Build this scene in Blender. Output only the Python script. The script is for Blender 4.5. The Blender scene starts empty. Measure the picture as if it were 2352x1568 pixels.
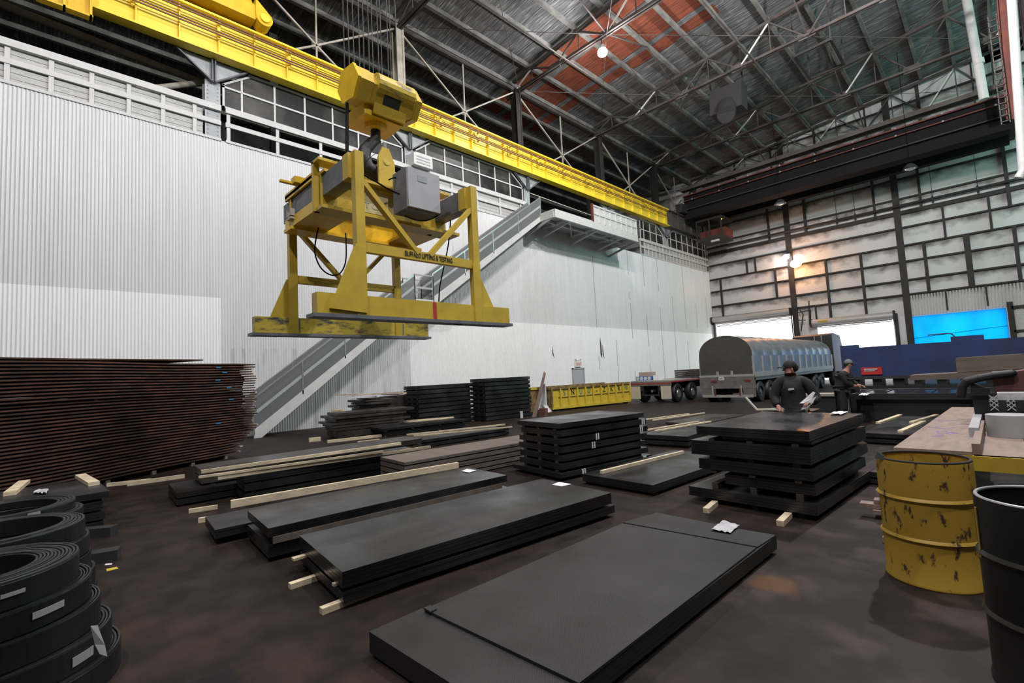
import bpy, math, random
from math import sin, cos, pi, radians, atan2, hypot
from mathutils import Vector as V, Matrix
random.seed(7)
S = bpy.context.scene
COL = S.collection
# ---------------------------------------------------------------- camera
F = 1092.4; YAW, PIT, ROL = -0.79353, 0.07136, -0.05105; H = 1.7
_fw = V((sin(YAW)*cos(PIT), cos(YAW)*cos(PIT), sin(PIT)))
_r0 = V((cos(YAW), -sin(YAW), 0)); _u0 = _r0.cross(_fw)
_r = cos(ROL)*_r0 + sin(ROL)*_u0; _u = -sin(ROL)*_r0 + cos(ROL)*_u0
cd = bpy.data.cameras.new('camera'); cam = bpy.data.objects.new('camera', cd); COL.objects.link(cam)
cd.sensor_width = 36; cd.lens = F/2352*36; cd.clip_start = .05; cd.clip_end = 400
cam.matrix_world = Matrix(((_r.x, _u.x, -_fw.x, 0), (_r.y, _u.y, -_fw.y, 0), (_r.z, _u.z, -_fw.z, H), (0, 0, 0, 1)))
S.camera = cam
S.view_settings.view_transform = 'Standard'; S.view_settings.look = 'None'
S.view_settings.gamma = 1; S.view_settings.use_curve_mapping = False
S.view_settings.exposure = 0.0
# ---------------------------------------------------------------- sky and lights
W = bpy.data.worlds.new('sky'); S.world = W; W.use_nodes = True
W.node_tree.nodes['Background'].inputs[0].default_value = (.93, .96, 1, 1)
W.node_tree.nodes['Background'].inputs[1].default_value = 4.0
LAMP_E = 3000.0                       # watts of each high bay lamp
LAMPS = [(-13.6, 21.4, 18.95, .45), (-13.6, 4.2, 18.75, .08), (-2.0, -4.5, 18.75, 1.7), (-2, 9, 18.75, 1.6), (-1, 21.4, 18.75, 2.2), (-13.6, -5.5, 18.75, .06), (5, 3, 18.75, 1.6)]
WX = -19.5; YE = 47.3
def ray(x, y): return (x-1176)/F*_r - (y-784)/F*_u + _fw
def atz(x, y, z=0.): d = ray(x, y); return V((0, 0, H)) + d*((z-H)/d.z)
def atx(x, y, X): d = ray(x, y); return V((0, 0, H)) + d*(X/d.x)
def aty(x, y, Y): d = ray(x, y); return V((0, 0, H)) + d*(Y/d.y)
# ---------------------------------------------------------------- materials
def mat(name, col, rough=.6, metal=0., var=.0, vs=3., col2=None, bump=0., bs=40., spec=.5, sc=(1, 1, 1), emit=None, es=0., lo=.35, hi=.65, detail=5):
    m = bpy.data.materials.new(name); m.use_nodes = True; nt = m.node_tree; N = nt.nodes; L = nt.links
    b = N['Principled BSDF']; b.inputs['Roughness'].default_value = rough; b.inputs['Metallic'].default_value = metal
    b.inputs['Specular IOR Level'].default_value = spec
    b.inputs['Base Color'].default_value = (*col, 1)
    if var or col2:
        g = N.new('ShaderNodeNewGeometry'); mp = N.new('ShaderNodeMapping'); mp.inputs['Scale'].default_value = sc
        L.new(g.outputs['Position'], mp.inputs[0])
        n = N.new('ShaderNodeTexNoise'); n.inputs['Scale'].default_value = vs; n.inputs['Detail'].default_value = detail
        n.inputs['Roughness'].default_value = .62
        L.new(mp.outputs[0], n.inputs['Vector'])
        r = N.new('ShaderNodeValToRGB'); r.color_ramp.elements[0].position = lo; r.color_ramp.elements[1].position = hi
        c2 = col2 if col2 else tuple(c*(1-var) for c in col)
        r.color_ramp.elements[0].color = (*c2, 1); r.color_ramp.elements[1].color = (*col, 1)
        L.new(n.outputs[0], r.inputs[0]); L.new(r.outputs[0], b.inputs['Base Color'])
    if bump:
        g2 = N.new('ShaderNodeNewGeometry'); n2 = N.new('ShaderNodeTexNoise'); n2.inputs['Scale'].default_value = bs
        L.new(g2.outputs['Position'], n2.inputs['Vector'])
        bp = N.new('ShaderNodeBump'); bp.inputs['Strength'].default_value = bump; bp.inputs['Distance'].default_value = .02
        L.new(n2.outputs[0], bp.inputs['Height']); L.new(bp.outputs[0], b.inputs['Normal'])
    if name in ('black_steel', 'coil_steel', 'brown_steel'):
        g3 = N.new('ShaderNodeNewGeometry'); n3 = N.new('ShaderNodeTexNoise'); n3.inputs['Scale'].default_value = 1.3; n3.inputs['Detail'].default_value = 4
        L.new(g3.outputs['Position'], n3.inputs['Vector']); mr = N.new('ShaderNodeMapRange'); mr.inputs[1].default_value = .35; mr.inputs[2].default_value = .65; mr.inputs[3].default_value = .24; mr.inputs[4].default_value = .50
        L.new(n3.outputs[0], mr.inputs[0]); L.new(mr.outputs[0], b.inputs['Roughness'])
    if emit:
        b.inputs['Emission Color'].default_value = (*emit, 1); b.inputs['Emission Strength'].default_value = es
    return m
M = {}
M['yellow'] = mat('yellow_paint', (.56, .39, .04), .45, var=.18, vs=2.5)
M['crane'] = mat('crane_yellow', (.92, .70, .05), .45, var=.12, vs=1.2, sc=(1, .4, 3))
M['craneorange'] = mat('crane_gold', (.82, .52, .02), .42, var=.2, vs=3)
M['scuffed'] = mat('scuffed_yellow', (.55, .41, .05), .5, col2=(.045, .05, .055), vs=3.4, sc=(1, .8, 2.2), lo=.36, hi=.52)
M['boxgrey'] = mat('painted_grey', (.15, .16, .18), .5, var=.35, vs=5)
M['cabinet'] = mat('cabinet_grey', (.50, .51, .55), .32, .3, var=.12, vs=2)
M['steel'] = mat('black_steel', (.10, .10, .103), .36, .85, col2=(.058, .058, .060), vs=1.6, sc=(1.6, .5, 1), bump=.03, bs=60, spec=.5)
M['steelbrown'] = mat('brown_steel', (.075, .066, .060), .5, .2, col2=(.035, .030, .028), vs=2.2, sc=(1, .4, 1))
M['rust'] = mat('rusty_steel', (.115, .055, .036), .75, .0, col2=(.035, .024, .020), vs=3.5, sc=(1, .6, 3), spec=.2)
M['wood'] = mat('new_timber', (.80, .67, .46), .7, var=.35, vs=4, sc=(2.5, 1, 2.5))
M['woodgrey'] = mat('weathered_timber', (.17, .14, .11), .8, var=.45, vs=5)
M['woodpink'] = mat('work_planks', (.30, .22, .18), .75, var=.3, vs=3, sc=(4, .8, 1), bump=.1)
M['white'] = mat('white_paint', (.63, .64, .63), .5, var=.12, vs=4)
M['offwhite'] = mat('aged_white_boards', (.50, .51, .48), .6, col2=(.28, .28, .25), vs=9, sc=(1, .5, 6), lo=.3, hi=.5)
M['greysteel'] = mat('grey_painted_steel', (.40, .43, .44), .5, var=.15, vs=3)
M['darksteel'] = mat('dark_structural_steel', (.030, .027, .026), .7, var=.4, vs=2)
M['reddark'] = mat('oxide_red_steel', (.17, .035, .02), .7, col2=(.09, .025, .018), vs=1.5)
M['truss'] = mat('truss_steel', (.10, .092, .085), .7, col2=(.065, .045, .04), vs=.8)
M['paletruss'] = mat('pale_truss_bar', (.50, .46, .39), .6, var=.3, vs=2)
M['purlin'] = mat('purlin_paint', (.25, .25, .23), .7, col2=(.12, .12, .11), vs=1.1)
M['grime'] = mat('black_grime', (.022, .022, .023), .8)
M['black'] = mat('black_rubber', (.012, .012, .013), .55, var=.2)
M['glass'] = mat('dirty_glass', (.10, .10, .092), .3, col2=(.018, .019, .019), vs=.45, lo=.45, hi=.7, spec=.3)
M['chrome'] = mat('galvanised', (.55, .56, .58), .35, .8, var=.15)
M['blue'] = mat('machine_blue', (.022, .045, .15), .5, col2=(.02, .03, .08), vs=1.3, emit=None)
M['red'] = mat('red_paint', (.5, .03, .03), .5, var=.2)
M['redband'] = mat('red_band', (.40, .03, .025), .5)
M['chalk'] = mat('violet_chalk', (.16, .14, .55), .6)
M['taillamp'] = mat('tail_lamp_red', (.14, .03, .03), .4)
M['brownrail'] = mat('conductor_bar', (.16, .06, .035), .6, var=.2)
M['tarp'] = mat('grey_canvas', (.06, .06, .056), .55, var=.2, vs=1.5, bump=.4, bs=5)
M['tarpshine'] = mat('canvas_with_sheen', (.17, .18, .19), .35, var=.35, vs=2.5, bump=.7, bs=4)  # silver highlights of the grey tarp put into a paler colour
M['panelblue'] = mat('trailer_side_panel', (.20, .23, .30), .45, var=.25, vs=2)
M['alu'] = mat('trailer_aluminium', (.42, .42, .40), .45, .3, var=.2)
M['dirtygrey'] = mat('road_grey', (.16, .15, .145), .7, var=.3, vs=4)
M['cream'] = mat('cream_mudflap', (.55, .52, .42), .7, var=.1)
M['dumpster'] = mat('dumpster_yellow', (.58, .43, .04), .55, col2=(.35, .20, .04), vs=5, lo=.28, hi=.42)
M['dumpdark'] = mat('dumpster_rust', (.30, .20, .06), .7, col2=(.1, .06, .03), vs=4)
M['paper'] = mat('paper', (.75, .75, .76), .7)
M['film'] = mat('plastic_film', (.62, .62, .64), .25, var=.3, vs=12)
M['cloth'] = mat('black_jacket', (.012, .012, .014), .8, bump=.3, bs=18)
M['cap'] = mat('black_cap', (.010, .012, .014), .8)
M['skin'] = mat('skin', (.42, .20, .15), .55, var=.1)
M['trouser'] = mat('grey_trousers', (.15, .13, .11), .85)
M['drum'] = mat('drum_yellow', (.42, .26, .03), .5, col2=(.07, .035, .02), vs=15, sc=(1, 1, .45), lo=.36, hi=.42, bump=.06, bs=12)
M['drumblack'] = mat('drum_black', (.012, .012, .012), .4, var=.2)
M['ochre'] = mat('rusty_ochre', (.35, .19, .04), .6, col2=(.12, .05, .03), vs=6)
M['cable'] = mat('black_cable', (.005, .005, .005), .85, spec=.1)
M['rope'] = mat('steel_rope', (.035, .035, .035), .7, .0)
M['cranedark'] = mat('crane_black', (.010, .009, .010), .8, spec=.2)
M['strip'] = mat('grey_label_strip', (.27, .27, .28), .5)
M['roll'] = mat('roller_curtain', (.50, .47, .46), .45, .2, var=.1)
M['exit'] = mat('exit_sign_face', (.8, .78, .76), .4)
M['letterred'] = mat('red_letters', (.6, .05, .04), .5)
M['ink'] = mat('black_lettering', (.015, .013, .012), .6)
M['stencil'] = mat('pale_stencil', (.42, .44, .38), .7)
M['grafblue'] = mat('green_marker', (.05, .22, .12), .7)
M['lampshade'] = mat('lamp_reflector', (.06, .06, .06), .35, .4)
M['reflect'] = mat('lamp_glass', (.75, .75, .78), .15, .6)
M['cyanbox'] = mat('blue_carton', (.03, .16, .42), .4, emit=None)
M['carton'] = mat('brown_carton', (.36, .29, .24), .8)
M['machinegrey'] = mat('machine_dark', (.035, .035, .038), .45, .3, var=.2)
M['shinyroller'] = mat('polished_rollers', (.05, .05, .055), .28, .8)
M['spacer'] = mat('dark_spacer', (.055, .04, .032), .85, var=.3)  # dark brown timber, darker than the loose boards
M['brownbar'] = mat('brown_timber_beam', (.16, .13, .105), .75, var=.35, vs=2, sc=(.5, 2, 3))
M['maroon'] = mat('maroon_cover', (.17, .07, .06), .6, var=.3)
M['palegreybox'] = mat('grey_drum_side', (.42, .42, .43), .5, var=.1)
def emis(name, c, s):
    m = bpy.data.materials.new(name); m.use_nodes = True; b = m.node_tree.nodes['Principled BSDF']
    b.inputs['Base Color'].default_value = (*c, 1); b.inputs['Emission Color'].default_value = (*c, 1); b.inputs['Emission Strength'].default_value = s
    return m
M['bulb'] = emis('lit_bulb', (1, .93, 1), 60); M['sodium'] = emis('sodium_bulb', (1, .42, .07), 30)
M['litbar'] = mat('lit_truss_bar', (.8, .78, .72), .5)  # light caught by alternate web bars, put into a near-white colour
M['fibre'] = emis('translucent_fibreglass', (.50, 1, .88), 6.0)
def layered(name, build):
    m = bpy.data.materials.new(name); m.use_nodes = True; nt = m.node_tree; build(nt, nt.nodes, nt.links, nt.nodes['Principled BSDF']); return m
def nmath(N, L, op, a, b=None, c=None):
    n = N.new('ShaderNodeMath'); n.operation = op
    for i, q in enumerate((a, b, c)):
        if q is None: continue
        if isinstance(q, (int, float)): n.inputs[i].default_value = q
        else: L.new(q, n.inputs[i])
    return n.outputs[0]
def nmix(N, L, f, a, b):
    n = N.new('ShaderNodeMix'); n.data_type = 'RGBA'
    for i, q in ((0, f), (6, a), (7, b)):
        if isinstance(q, (int, float)): n.inputs[i].default_value = q
        elif isinstance(q, tuple): n.inputs[i].default_value = (*q, 1)
        else: L.new(q, n.inputs[i])
    return n.outputs[2]
def npos(N, L):
    g = N.new('ShaderNodeNewGeometry'); s = N.new('ShaderNodeSeparateXYZ'); L.new(g.outputs['Position'], s.inputs[0]); return g.outputs['Position'], s.outputs
def nnoise(N, L, p, scale, sc=(1, 1, 1), detail=5):
    mp = N.new('ShaderNodeMapping'); mp.inputs['Scale'].default_value = sc; L.new(p, mp.inputs[0])
    n = N.new('ShaderNodeTexNoise'); n.inputs['Scale'].default_value = scale; n.inputs['Detail'].default_value = detail; L.new(mp.outputs[0], n.inputs['Vector']); return n.outputs[0]
def nramp(N, L, f, stops):
    r = N.new('ShaderNodeValToRGB'); e = r.color_ramp.elements
    while len(e) < len(stops): e.new(.5)
    for i, (p, c) in enumerate(stops): e[i].position = p; e[i].color = (*c, 1)
    L.new(f, r.inputs[0]); return r.outputs[0]
def b_wall(nt, N, L, b):     # white painted corrugated sheets, newer paint on the lower sheets
    p, s = npos(N, L)
    streak = nnoise(N, L, p, 1.0, (1, 5, .25)); blot = nnoise(N, L, p, .5, (1, 1, 1))
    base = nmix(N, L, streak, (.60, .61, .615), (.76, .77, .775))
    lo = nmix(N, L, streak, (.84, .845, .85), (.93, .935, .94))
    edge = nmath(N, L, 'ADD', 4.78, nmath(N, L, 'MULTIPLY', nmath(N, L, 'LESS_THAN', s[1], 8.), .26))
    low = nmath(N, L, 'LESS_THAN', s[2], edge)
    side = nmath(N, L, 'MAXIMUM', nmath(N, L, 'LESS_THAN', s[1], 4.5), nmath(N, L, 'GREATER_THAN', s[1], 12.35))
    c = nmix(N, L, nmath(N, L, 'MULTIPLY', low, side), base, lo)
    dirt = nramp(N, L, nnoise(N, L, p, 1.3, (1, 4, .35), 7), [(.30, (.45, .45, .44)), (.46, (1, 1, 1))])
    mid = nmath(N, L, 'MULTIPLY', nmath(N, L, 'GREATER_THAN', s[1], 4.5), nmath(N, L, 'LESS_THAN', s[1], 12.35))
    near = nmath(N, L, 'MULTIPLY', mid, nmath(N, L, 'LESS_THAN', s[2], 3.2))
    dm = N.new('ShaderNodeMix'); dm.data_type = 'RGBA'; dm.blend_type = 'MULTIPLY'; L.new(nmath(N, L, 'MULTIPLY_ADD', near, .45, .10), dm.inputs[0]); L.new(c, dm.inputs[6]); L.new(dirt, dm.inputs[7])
    sm = nmath(N, L, 'MULTIPLY', nmath(N, L, 'LESS_THAN', nmath(N, L, 'FRACT', nmath(N, L, 'MULTIPLY', s[1], 1/2.3)), .016), nmath(N, L, 'GREATER_THAN', s[1], 27))
    sm = nmath(N, L, 'MULTIPLY', sm, nmath(N, L, 'MULTIPLY', nmath(N, L, 'GREATER_THAN', nnoise(N, L, p, .35, (1, 1, 1), 2), .48), .6))
    L.new(nmix(N, L, sm, dm.outputs[2], (.10, .10, .10)), b.inputs['Base Color']); b.inputs['Roughness'].default_value = .33; b.inputs['Specular IOR Level'].default_value = .5
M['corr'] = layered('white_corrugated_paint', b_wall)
def b_floor(nt, N, L, b):
    p, s = npos(N, L)
    a = nnoise(N, L, p, .55, (1, 1, 1), 6); f = nnoise(N, L, p, 3.2, (1, 1, 1), 8)
    c = nramp(N, L, a, [(.3, (.012, .0105, .010)), (.5, (.017, .0115, .0095)), (.68, (.024, .015, .0118))])
    d = nramp(N, L, f, [(.35, (.35, .37, .38)), (.62, (1.5, 1.3, 1.2))])
    m = N.new('ShaderNodeMix'); m.data_type = 'RGBA'; m.blend_type = 'MULTIPLY'; m.inputs[0].default_value = .8; L.new(c, m.inputs[6]); L.new(d, m.inputs[7])
    w = nramp(N, L, nnoise(N, L, p, 1.6, (1, 1, 1), 9), [(.53, (0, 0, 0)), (.68, (1, 1, 1))])
    right = nmath(N, L, 'GREATER_THAN', s[0], -1.7)
    c2 = nmix(N, L, nmath(N, L, 'MULTIPLY', w, nmath(N, L, 'MULTIPLY_ADD', right, .75, .12)), m.outputs[2], (.055, .040, .035))
    vm = N.new('ShaderNodeVectorMath'); vm.operation = 'DISTANCE'; L.new(p, vm.inputs[0]); vm.inputs[1].default_value = atz(1785, 1345)
    q = nmath(N, L, 'MULTIPLY', nmath(N, L, 'SUBTRACT', .46, nmath(N, L, 'MULTIPLY_ADD', f, .5, vm.outputs['Value'])), 5.)
    st = nmath(N, L, 'MINIMUM', nmath(N, L, 'MAXIMUM', q, 0.), .55)
    c3 = nmix(N, L, st, c2, (.13, .06, .018))
    L.new(c3, b.inputs['Base Color']); b.inputs['Roughness'].default_value = .6; b.inputs['Specular IOR Level'].default_value = .22
    bp = N.new('ShaderNodeBump'); bp.inputs['Strength'].default_value = .25; bp.inputs['Distance'].default_value = .02; L.new(f, bp.inputs['Height']); L.new(bp.outputs[0], b.inputs['Normal'])
M['floor'] = layered('stained_shop_floor', b_floor)
def b_deck(nt, N, L, b):    # roof deck of planks running across the purlins, one rusty red area
    p, s = npos(N, L)
    st = nnoise(N, L, p, 1.2, (.9, 9, .9), 6); big = nnoise(N, L, p, .35, (1, 1, 1), 3)
    c = nramp(N, L, st, [(.32, (.080, .083, .085)), (.55, (.175, .18, .182)), (.70, (.40, .405, .405))])
    red = nramp(N, L, st, [(.3, (.11, .030, .016)), (.7, (.33, .085, .04))])
    w = nmath(N, L, 'MULTIPLY_ADD', big, 1.2, -.6)
    yy = nmath(N, L, 'ADD', s[1], w)
    m1 = nmath(N, L, 'MULTIPLY', nmath(N, L, 'GREATER_THAN', yy, 21.9), nmath(N, L, 'LESS_THAN', yy, 27.4))
    m2 = nmath(N, L, 'MULTIPLY', nmath(N, L, 'LESS_THAN', s[0], -9.5), nmath(N, L, 'GREATER_THAN', s[0], -24))
    sep = nmath(N, L, 'GREATER_THAN', nmath(N, L, 'FRACT', nmath(N, L, 'MULTIPLY', s[1], 1/2.9)), .16)
    c = nmix(N, L, nmath(N, L, 'MULTIPLY', nmath(N, L, 'MULTIPLY', m1, m2), sep), c, red)
    seam = nmath(N, L, 'LESS_THAN', nmath(N, L, 'FRACT', nmath(N, L, 'MULTIPLY', s[1], 1/1.45)), .022)
    c = nmix(N, L, seam, c, (.012, .012, .012))
    bl = nmath(N, L, 'LESS_THAN', nmath(N, L, 'FRACT', nmath(N, L, 'MULTIPLY', s[1], 6.)), .07)
    c = nmix(N, L, nmath(N, L, 'MULTIPLY', bl, .6), c, (.02, .02, .02))
    L.new(c, b.inputs['Base Color']); b.inputs['Roughness'].default_value = .8
M['deck'] = layered('roof_deck_planks', b_deck)
GIRT = [6.36, 7.47, 8.92, 10.15, 11.55, 12.72, 13.82, 15.37, 16.5, 18.2, 19.7, 21.1]
def b_end(nt, N, L, b):     # pale insulated panels, soot along the steel girts
    p, s = npos(N, L)
    n = nnoise(N, L, p, 1.1, (1, 1, 1.4), 6); n2 = nnoise(N, L, p, .25)
    d = None
    for z in GIRT:
        q = nmath(N, L, 'SUBTRACT', z, s[2])
        q = nmath(N, L, 'ADD', q, nmath(N, L, 'MULTIPLY', nmath(N, L, 'LESS_THAN', q, 0), -3.0))
        q = nmath(N, L, 'ABSOLUTE', q)
        d = q if d is None else nmath(N, L, 'MINIMUM', d, q)
    t = nmath(N, L, 'MULTIPLY_ADD', n, 1.5, -.22)
    f = nmath(N, L, 'SMOOTHSTEP' if False else 'SUBTRACT', t, d)
    c = nmix(N, L, n2, (.52, .52, .515), (.70, .70, .695))
    r = nramp(N, L, nmath(N, L, 'MULTIPLY_ADD', f, 1.05, .12), [(0, (0, 0, 0)), (.62, (1, 1, 1))])
    c = nmix(N, L, r, c, (.13, .125, .12))
    L.new(c, b.inputs['Base Color']); b.inputs['Roughness'].default_value = .6
M['endpanel'] = layered('sooty_wall_panels', b_end)
def b_tread(nt, N, L, b):
    p, s = npos(N, L)
    br = N.new('ShaderNodeTexBrick'); br.inputs['Scale'].default_value = 22; br.inputs['Mortar Size'].default_value = .028; br.inputs['Mortar Smooth'].default_value = .4
    mp = N.new('ShaderNodeMapping'); mp.inputs['Rotation'].default_value = (0, 0, .85); L.new(p, mp.inputs[0]); L.new(mp.outputs[0], br.inputs['Vector'])
    n = nnoise(N, L, p, 1.3, (1, 1, 1), 6); n3 = nnoise(N, L, p, .9, (1, 1, 1), 3)
    c = nramp(N, L, n, [(.3, (.018, .017, .017)), (.65, (.042, .041, .042))])
    L.new(c, b.inputs['Base Color']); b.inputs['Roughness'].default_value = .5; b.inputs['Metallic'].default_value = .2
    bp = N.new('ShaderNodeBump'); bp.inputs['Strength'].default_value = 1.0; bp.inputs['Distance'].default_value = .010
    L.new(br.outputs['Fac'], bp.inputs['Height']); L.new(bp.outputs[0], b.inputs['Normal'])
M['tread'] = layered('tread_plate_steel', b_tread)
def b_blue(nt, N, L, b):
    p, s = npos(N, L)
    b.inputs['Base Color'].default_value = (.0, .22, .7, 1); b.inputs['Roughness'].default_value = .5
    tr = N.new('ShaderNodeBsdfTranslucent'); n = nnoise(N, L, p, .7, (1, 1, .5), 3)
    L.new(nramp(N, L, n, [(.3, (.0, .22, .64)), (.7, (.0, .34, .78))]), tr.inputs[0])
    mx = N.new('ShaderNodeMixShader'); mx.inputs[0].default_value = .75
    L.new(b.outputs[0], mx.inputs[1]); L.new(tr.outputs[0], mx.inputs[2]); L.new(mx.outputs[0], N['Material Output'].inputs[0])
M['bluetarp'] = layered('blue_tarpaulin', b_blue)
# ---------------------------------------------------------------- mesh helpers
ORG = {}
class B:
    def __init__(s): s.v = []; s.f = []
    def add(s, vs, fs):
        o = len(s.v); s.v += [tuple(q) for q in vs]; s.f += [tuple(i+o for i in f) for f in fs]; return s
    def box(s, x0, x1, y0, y1, z0, z1):
        x0, x1 = min(x0, x1), max(x0, x1); y0, y1 = min(y0, y1), max(y0, y1); z0, z1 = min(z0, z1), max(z0, z1)
        return s.add([(x, y, z) for z in (z0, z1) for y in (y0, y1) for x in (x0, x1)],
                     [(0, 2, 3, 1), (4, 5, 7, 6), (0, 1, 5, 4), (2, 6, 7, 3), (0, 4, 6, 2), (1, 3, 7, 5)])
    def ext(s, prof, p, q, up=(0, 0, 1)):      # closed profile (a,b) swept from p to q; a is sideways, b is up
        p = V(p); q = V(q); d = (q-p).normalized(); u = V(up)
        if abs(d.dot(u)) > .98: u = V((1, 0, 0))
        a = d.cross(u).normalized(); b = a.cross(d).normalized(); n = len(prof)
        vs = [p + a*x + b*y for x, y in prof] + [q + a*x + b*y for x, y in prof]
        fs = [(i, (i+1) % n, n+(i+1) % n, n+i) for i in range(n)]
        return s.add(vs, fs + [tuple(range(n-1, -1, -1)), tuple(range(n, 2*n))])
    def bar(s, p, q, w, h=None, up=(0, 0, 1)):
        h = w if h is None else h
        return s.ext([(-w/2, -h/2), (w/2, -h/2), (w/2, h/2), (-w/2, h/2)], p, q, up)
    def ibeam(s, p, q, w, h, t=.03, up=(0, 0, 1)):
        w /= 2; h /= 2
        return s.ext([(-w, -h), (w, -h), (w, -h+t), (t/2, -h+t), (t/2, h-t), (w, h-t), (w, h), (-w, h), (-w, h-t), (-t/2, h-t), (-t/2, -h+t), (-w, -h+t)], p, q, up)
    def cyl(s, p, q, r, n=14, r2=None):
        p = V(p); q = V(q); d = (q-p).normalized(); u = V((0, 0, 1)) if abs(d.z) < .95 else V((1, 0, 0))
        a = d.cross(u).normalized(); b = a.cross(d); r2 = r if r2 is None else r2
        vs = [p + (a*cos(2*pi*i/n) + b*sin(2*pi*i/n))*r for i in range(n)] + [q + (a*cos(2*pi*i/n) + b*sin(2*pi*i/n))*r2 for i in range(n)]
        return s.add(vs, [(i, (i+1) % n, n+(i+1) % n, n+i) for i in range(n)] + [tuple(range(n-1, -1, -1)), tuple(range(n, 2*n))])
    def tube(s, pts, r, n=8):
        for i in range(len(pts)-1): s.cyl(pts[i], pts[i+1], r, n)
        return s
    def lathe(s, prof, c, n=40, a0=0., a1=2*pi):     # profile (r,z), closed loop when first==last
        full = abs(a1-a0-2*pi) < 1e-6; m = n if full else n+1; k = len(prof)
        vs = [(c[0]+r*cos(a0+(a1-a0)*i/n), c[1]+r*sin(a0+(a1-a0)*i/n), c[2]+z) for i in range(m) for r, z in prof]
        fs = []
        for i in range(n):
            j = (i+1) % m
            for t in range(k-1): fs.append((i*k+t, j*k+t, j*k+t+1, i*k+t+1))
        return s.add(vs, fs)
    def poly(s, pts, off):                    # flat outline given thickness
        off = V(off); n = len(pts); a = [V(p) for p in pts]
        return s.add(a + [p+off for p in a], [(i, (i+1) % n, n+(i+1) % n, n+i) for i in range(n)] + [tuple(range(n-1, -1, -1)), tuple(range(n, 2*n))])
    def sphere(s, c, r, n=12, m=8, sc=(1, 1, 1)):
        vs = []; fs = []
        for j in range(m+1):
            for i in range(n):
                t = pi*j/m; a = 2*pi*i/n; vs.append((c[0]+r*sc[0]*sin(t)*cos(a), c[1]+r*sc[1]*sin(t)*sin(a), c[2]+r*sc[2]*cos(t)))
        for j in range(m):
            for i in range(n): fs.append((j*n+i, (j+1)*n+i, (j+1)*n+(i+1) % n, j*n+(i+1) % n))
        return s.add(vs, fs)
    def rot(s, c, ang):                       # turn everything about a vertical axis through c
        ca, sa = cos(ang), sin(ang)
        s.v = [(c[0]+(x-c[0])*ca-(y-c[1])*sa, c[1]+(x-c[0])*sa+(y-c[1])*ca, z) for x, y, z in s.v]; return s
    def move(s, d): s.v = [(x+d[0], y+d[1], z+d[2]) for x, y, z in s.v]; return s
    def to(s, name, m, parent=None, smooth=False):
        if parent is None:
            xs, ys, zs = zip(*s.v); o = V(((min(xs)+max(xs))/2, (min(ys)+max(ys))/2, min(zs)))
        else: o = ORG[parent.name]
        me = bpy.data.meshes.new(name); me.from_pydata([(x-o.x, y-o.y, z-o.z) for x, y, z in s.v], [], s.f)
        me.validate(); me.update()
        import bmesh
        bm = bmesh.new(); bm.from_mesh(me); bmesh.ops.recalc_face_normals(bm, faces=bm.faces); bm.to_mesh(me); bm.free()
        me.materials.append(m if not isinstance(m, str) else M[m])
        if smooth:
            me.shade_smooth()
            try: me.set_sharp_from_angle(angle=radians(35))
            except Exception: pass
        ob = bpy.data.objects.new(name, me); COL.objects.link(ob)
        if parent is None: ob.location = o
        else: ob.parent = parent
        ORG[ob.name] = o
        return ob
def tag(o, label, cat, group=None, kind=None):
    o['label'] = label; o['category'] = cat
    if group: o['group'] = group
    if kind: o['kind'] = kind
    return o
def thing(name, loc, label, cat, group=None):
    o = bpy.data.objects.new(name, None); COL.objects.link(o); o.location = loc; o.empty_display_size = .2
    ORG[o.name] = V(loc); return tag(o, label, cat, group)
def struct(o): o['kind'] = 'structure'; return o
def dup(root, off, label, group=None):
    r = root.copy(); COL.objects.link(r); r.location = root.location + V(off); r['label'] = label; ORG[r.name] = r.location.copy()
    if group: r['group'] = group
    for ch in list(root.children):
        c = ch.copy(); COL.objects.link(c); c.parent = r
        for g in list(ch.children):
            d = g.copy(); COL.objects.link(d); d.parent = c
    return r
def text(body, size, loc, xdir, updir, m, parent, name='lettering', ext=.002, sx=1.):
    cu = bpy.data.curves.new(name, 'FONT'); cu.body = body; cu.size = size; cu.align_x = 'CENTER'; cu.align_y = 'CENTER'; cu.extrude = ext; cu.offset = size*.012
    to = bpy.data.objects.new(name, cu); COL.objects.link(to)
    dg = bpy.context.evaluated_depsgraph_get(); me = bpy.data.meshes.new_from_object(to.evaluated_get(dg)); bpy.data.objects.remove(to)
    x = V(xdir).normalized(); y = V(updir).normalized(); z = x.cross(y); o = ORG[parent.name]
    for v in me.vertices:
        c = v.co.copy(); v.co = V(loc) - o + x*c.x*sx + y*c.y + z*c.z
    me.materials.clear(); me.materials.append(M[m]); ob = bpy.data.objects.new(name, me); COL.objects.link(ob); ob.parent = parent; ORG[ob.name] = o
    return ob
ORD = ['first', 'second', 'third', 'fourth', 'fifth', 'sixth', 'seventh', 'eighth', 'ninth', 'tenth', 'eleventh', 'twelfth', 'thirteenth', 'fourteenth', 'fifteenth', 'sixteenth',
       'seventeenth', 'eighteenth', 'nineteenth', 'twentieth', 'twenty-first', 'twenty-second', 'twenty-third', 'twenty-fourth', 'twenty-fifth', 'twenty-sixth', 'twenty-seventh', 'twenty-eighth',
       'twenty-ninth', 'thirtieth', 'thirty-first', 'thirty-second', 'thirty-third', 'thirty-fourth', 'thirty-fifth', 'thirty-sixth', 'thirty-seventh', 'thirty-eighth', 'thirty-ninth', 'fortieth']
BAY = [4.3, 12.75, 21.2, 30.0, 38.8]
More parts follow.
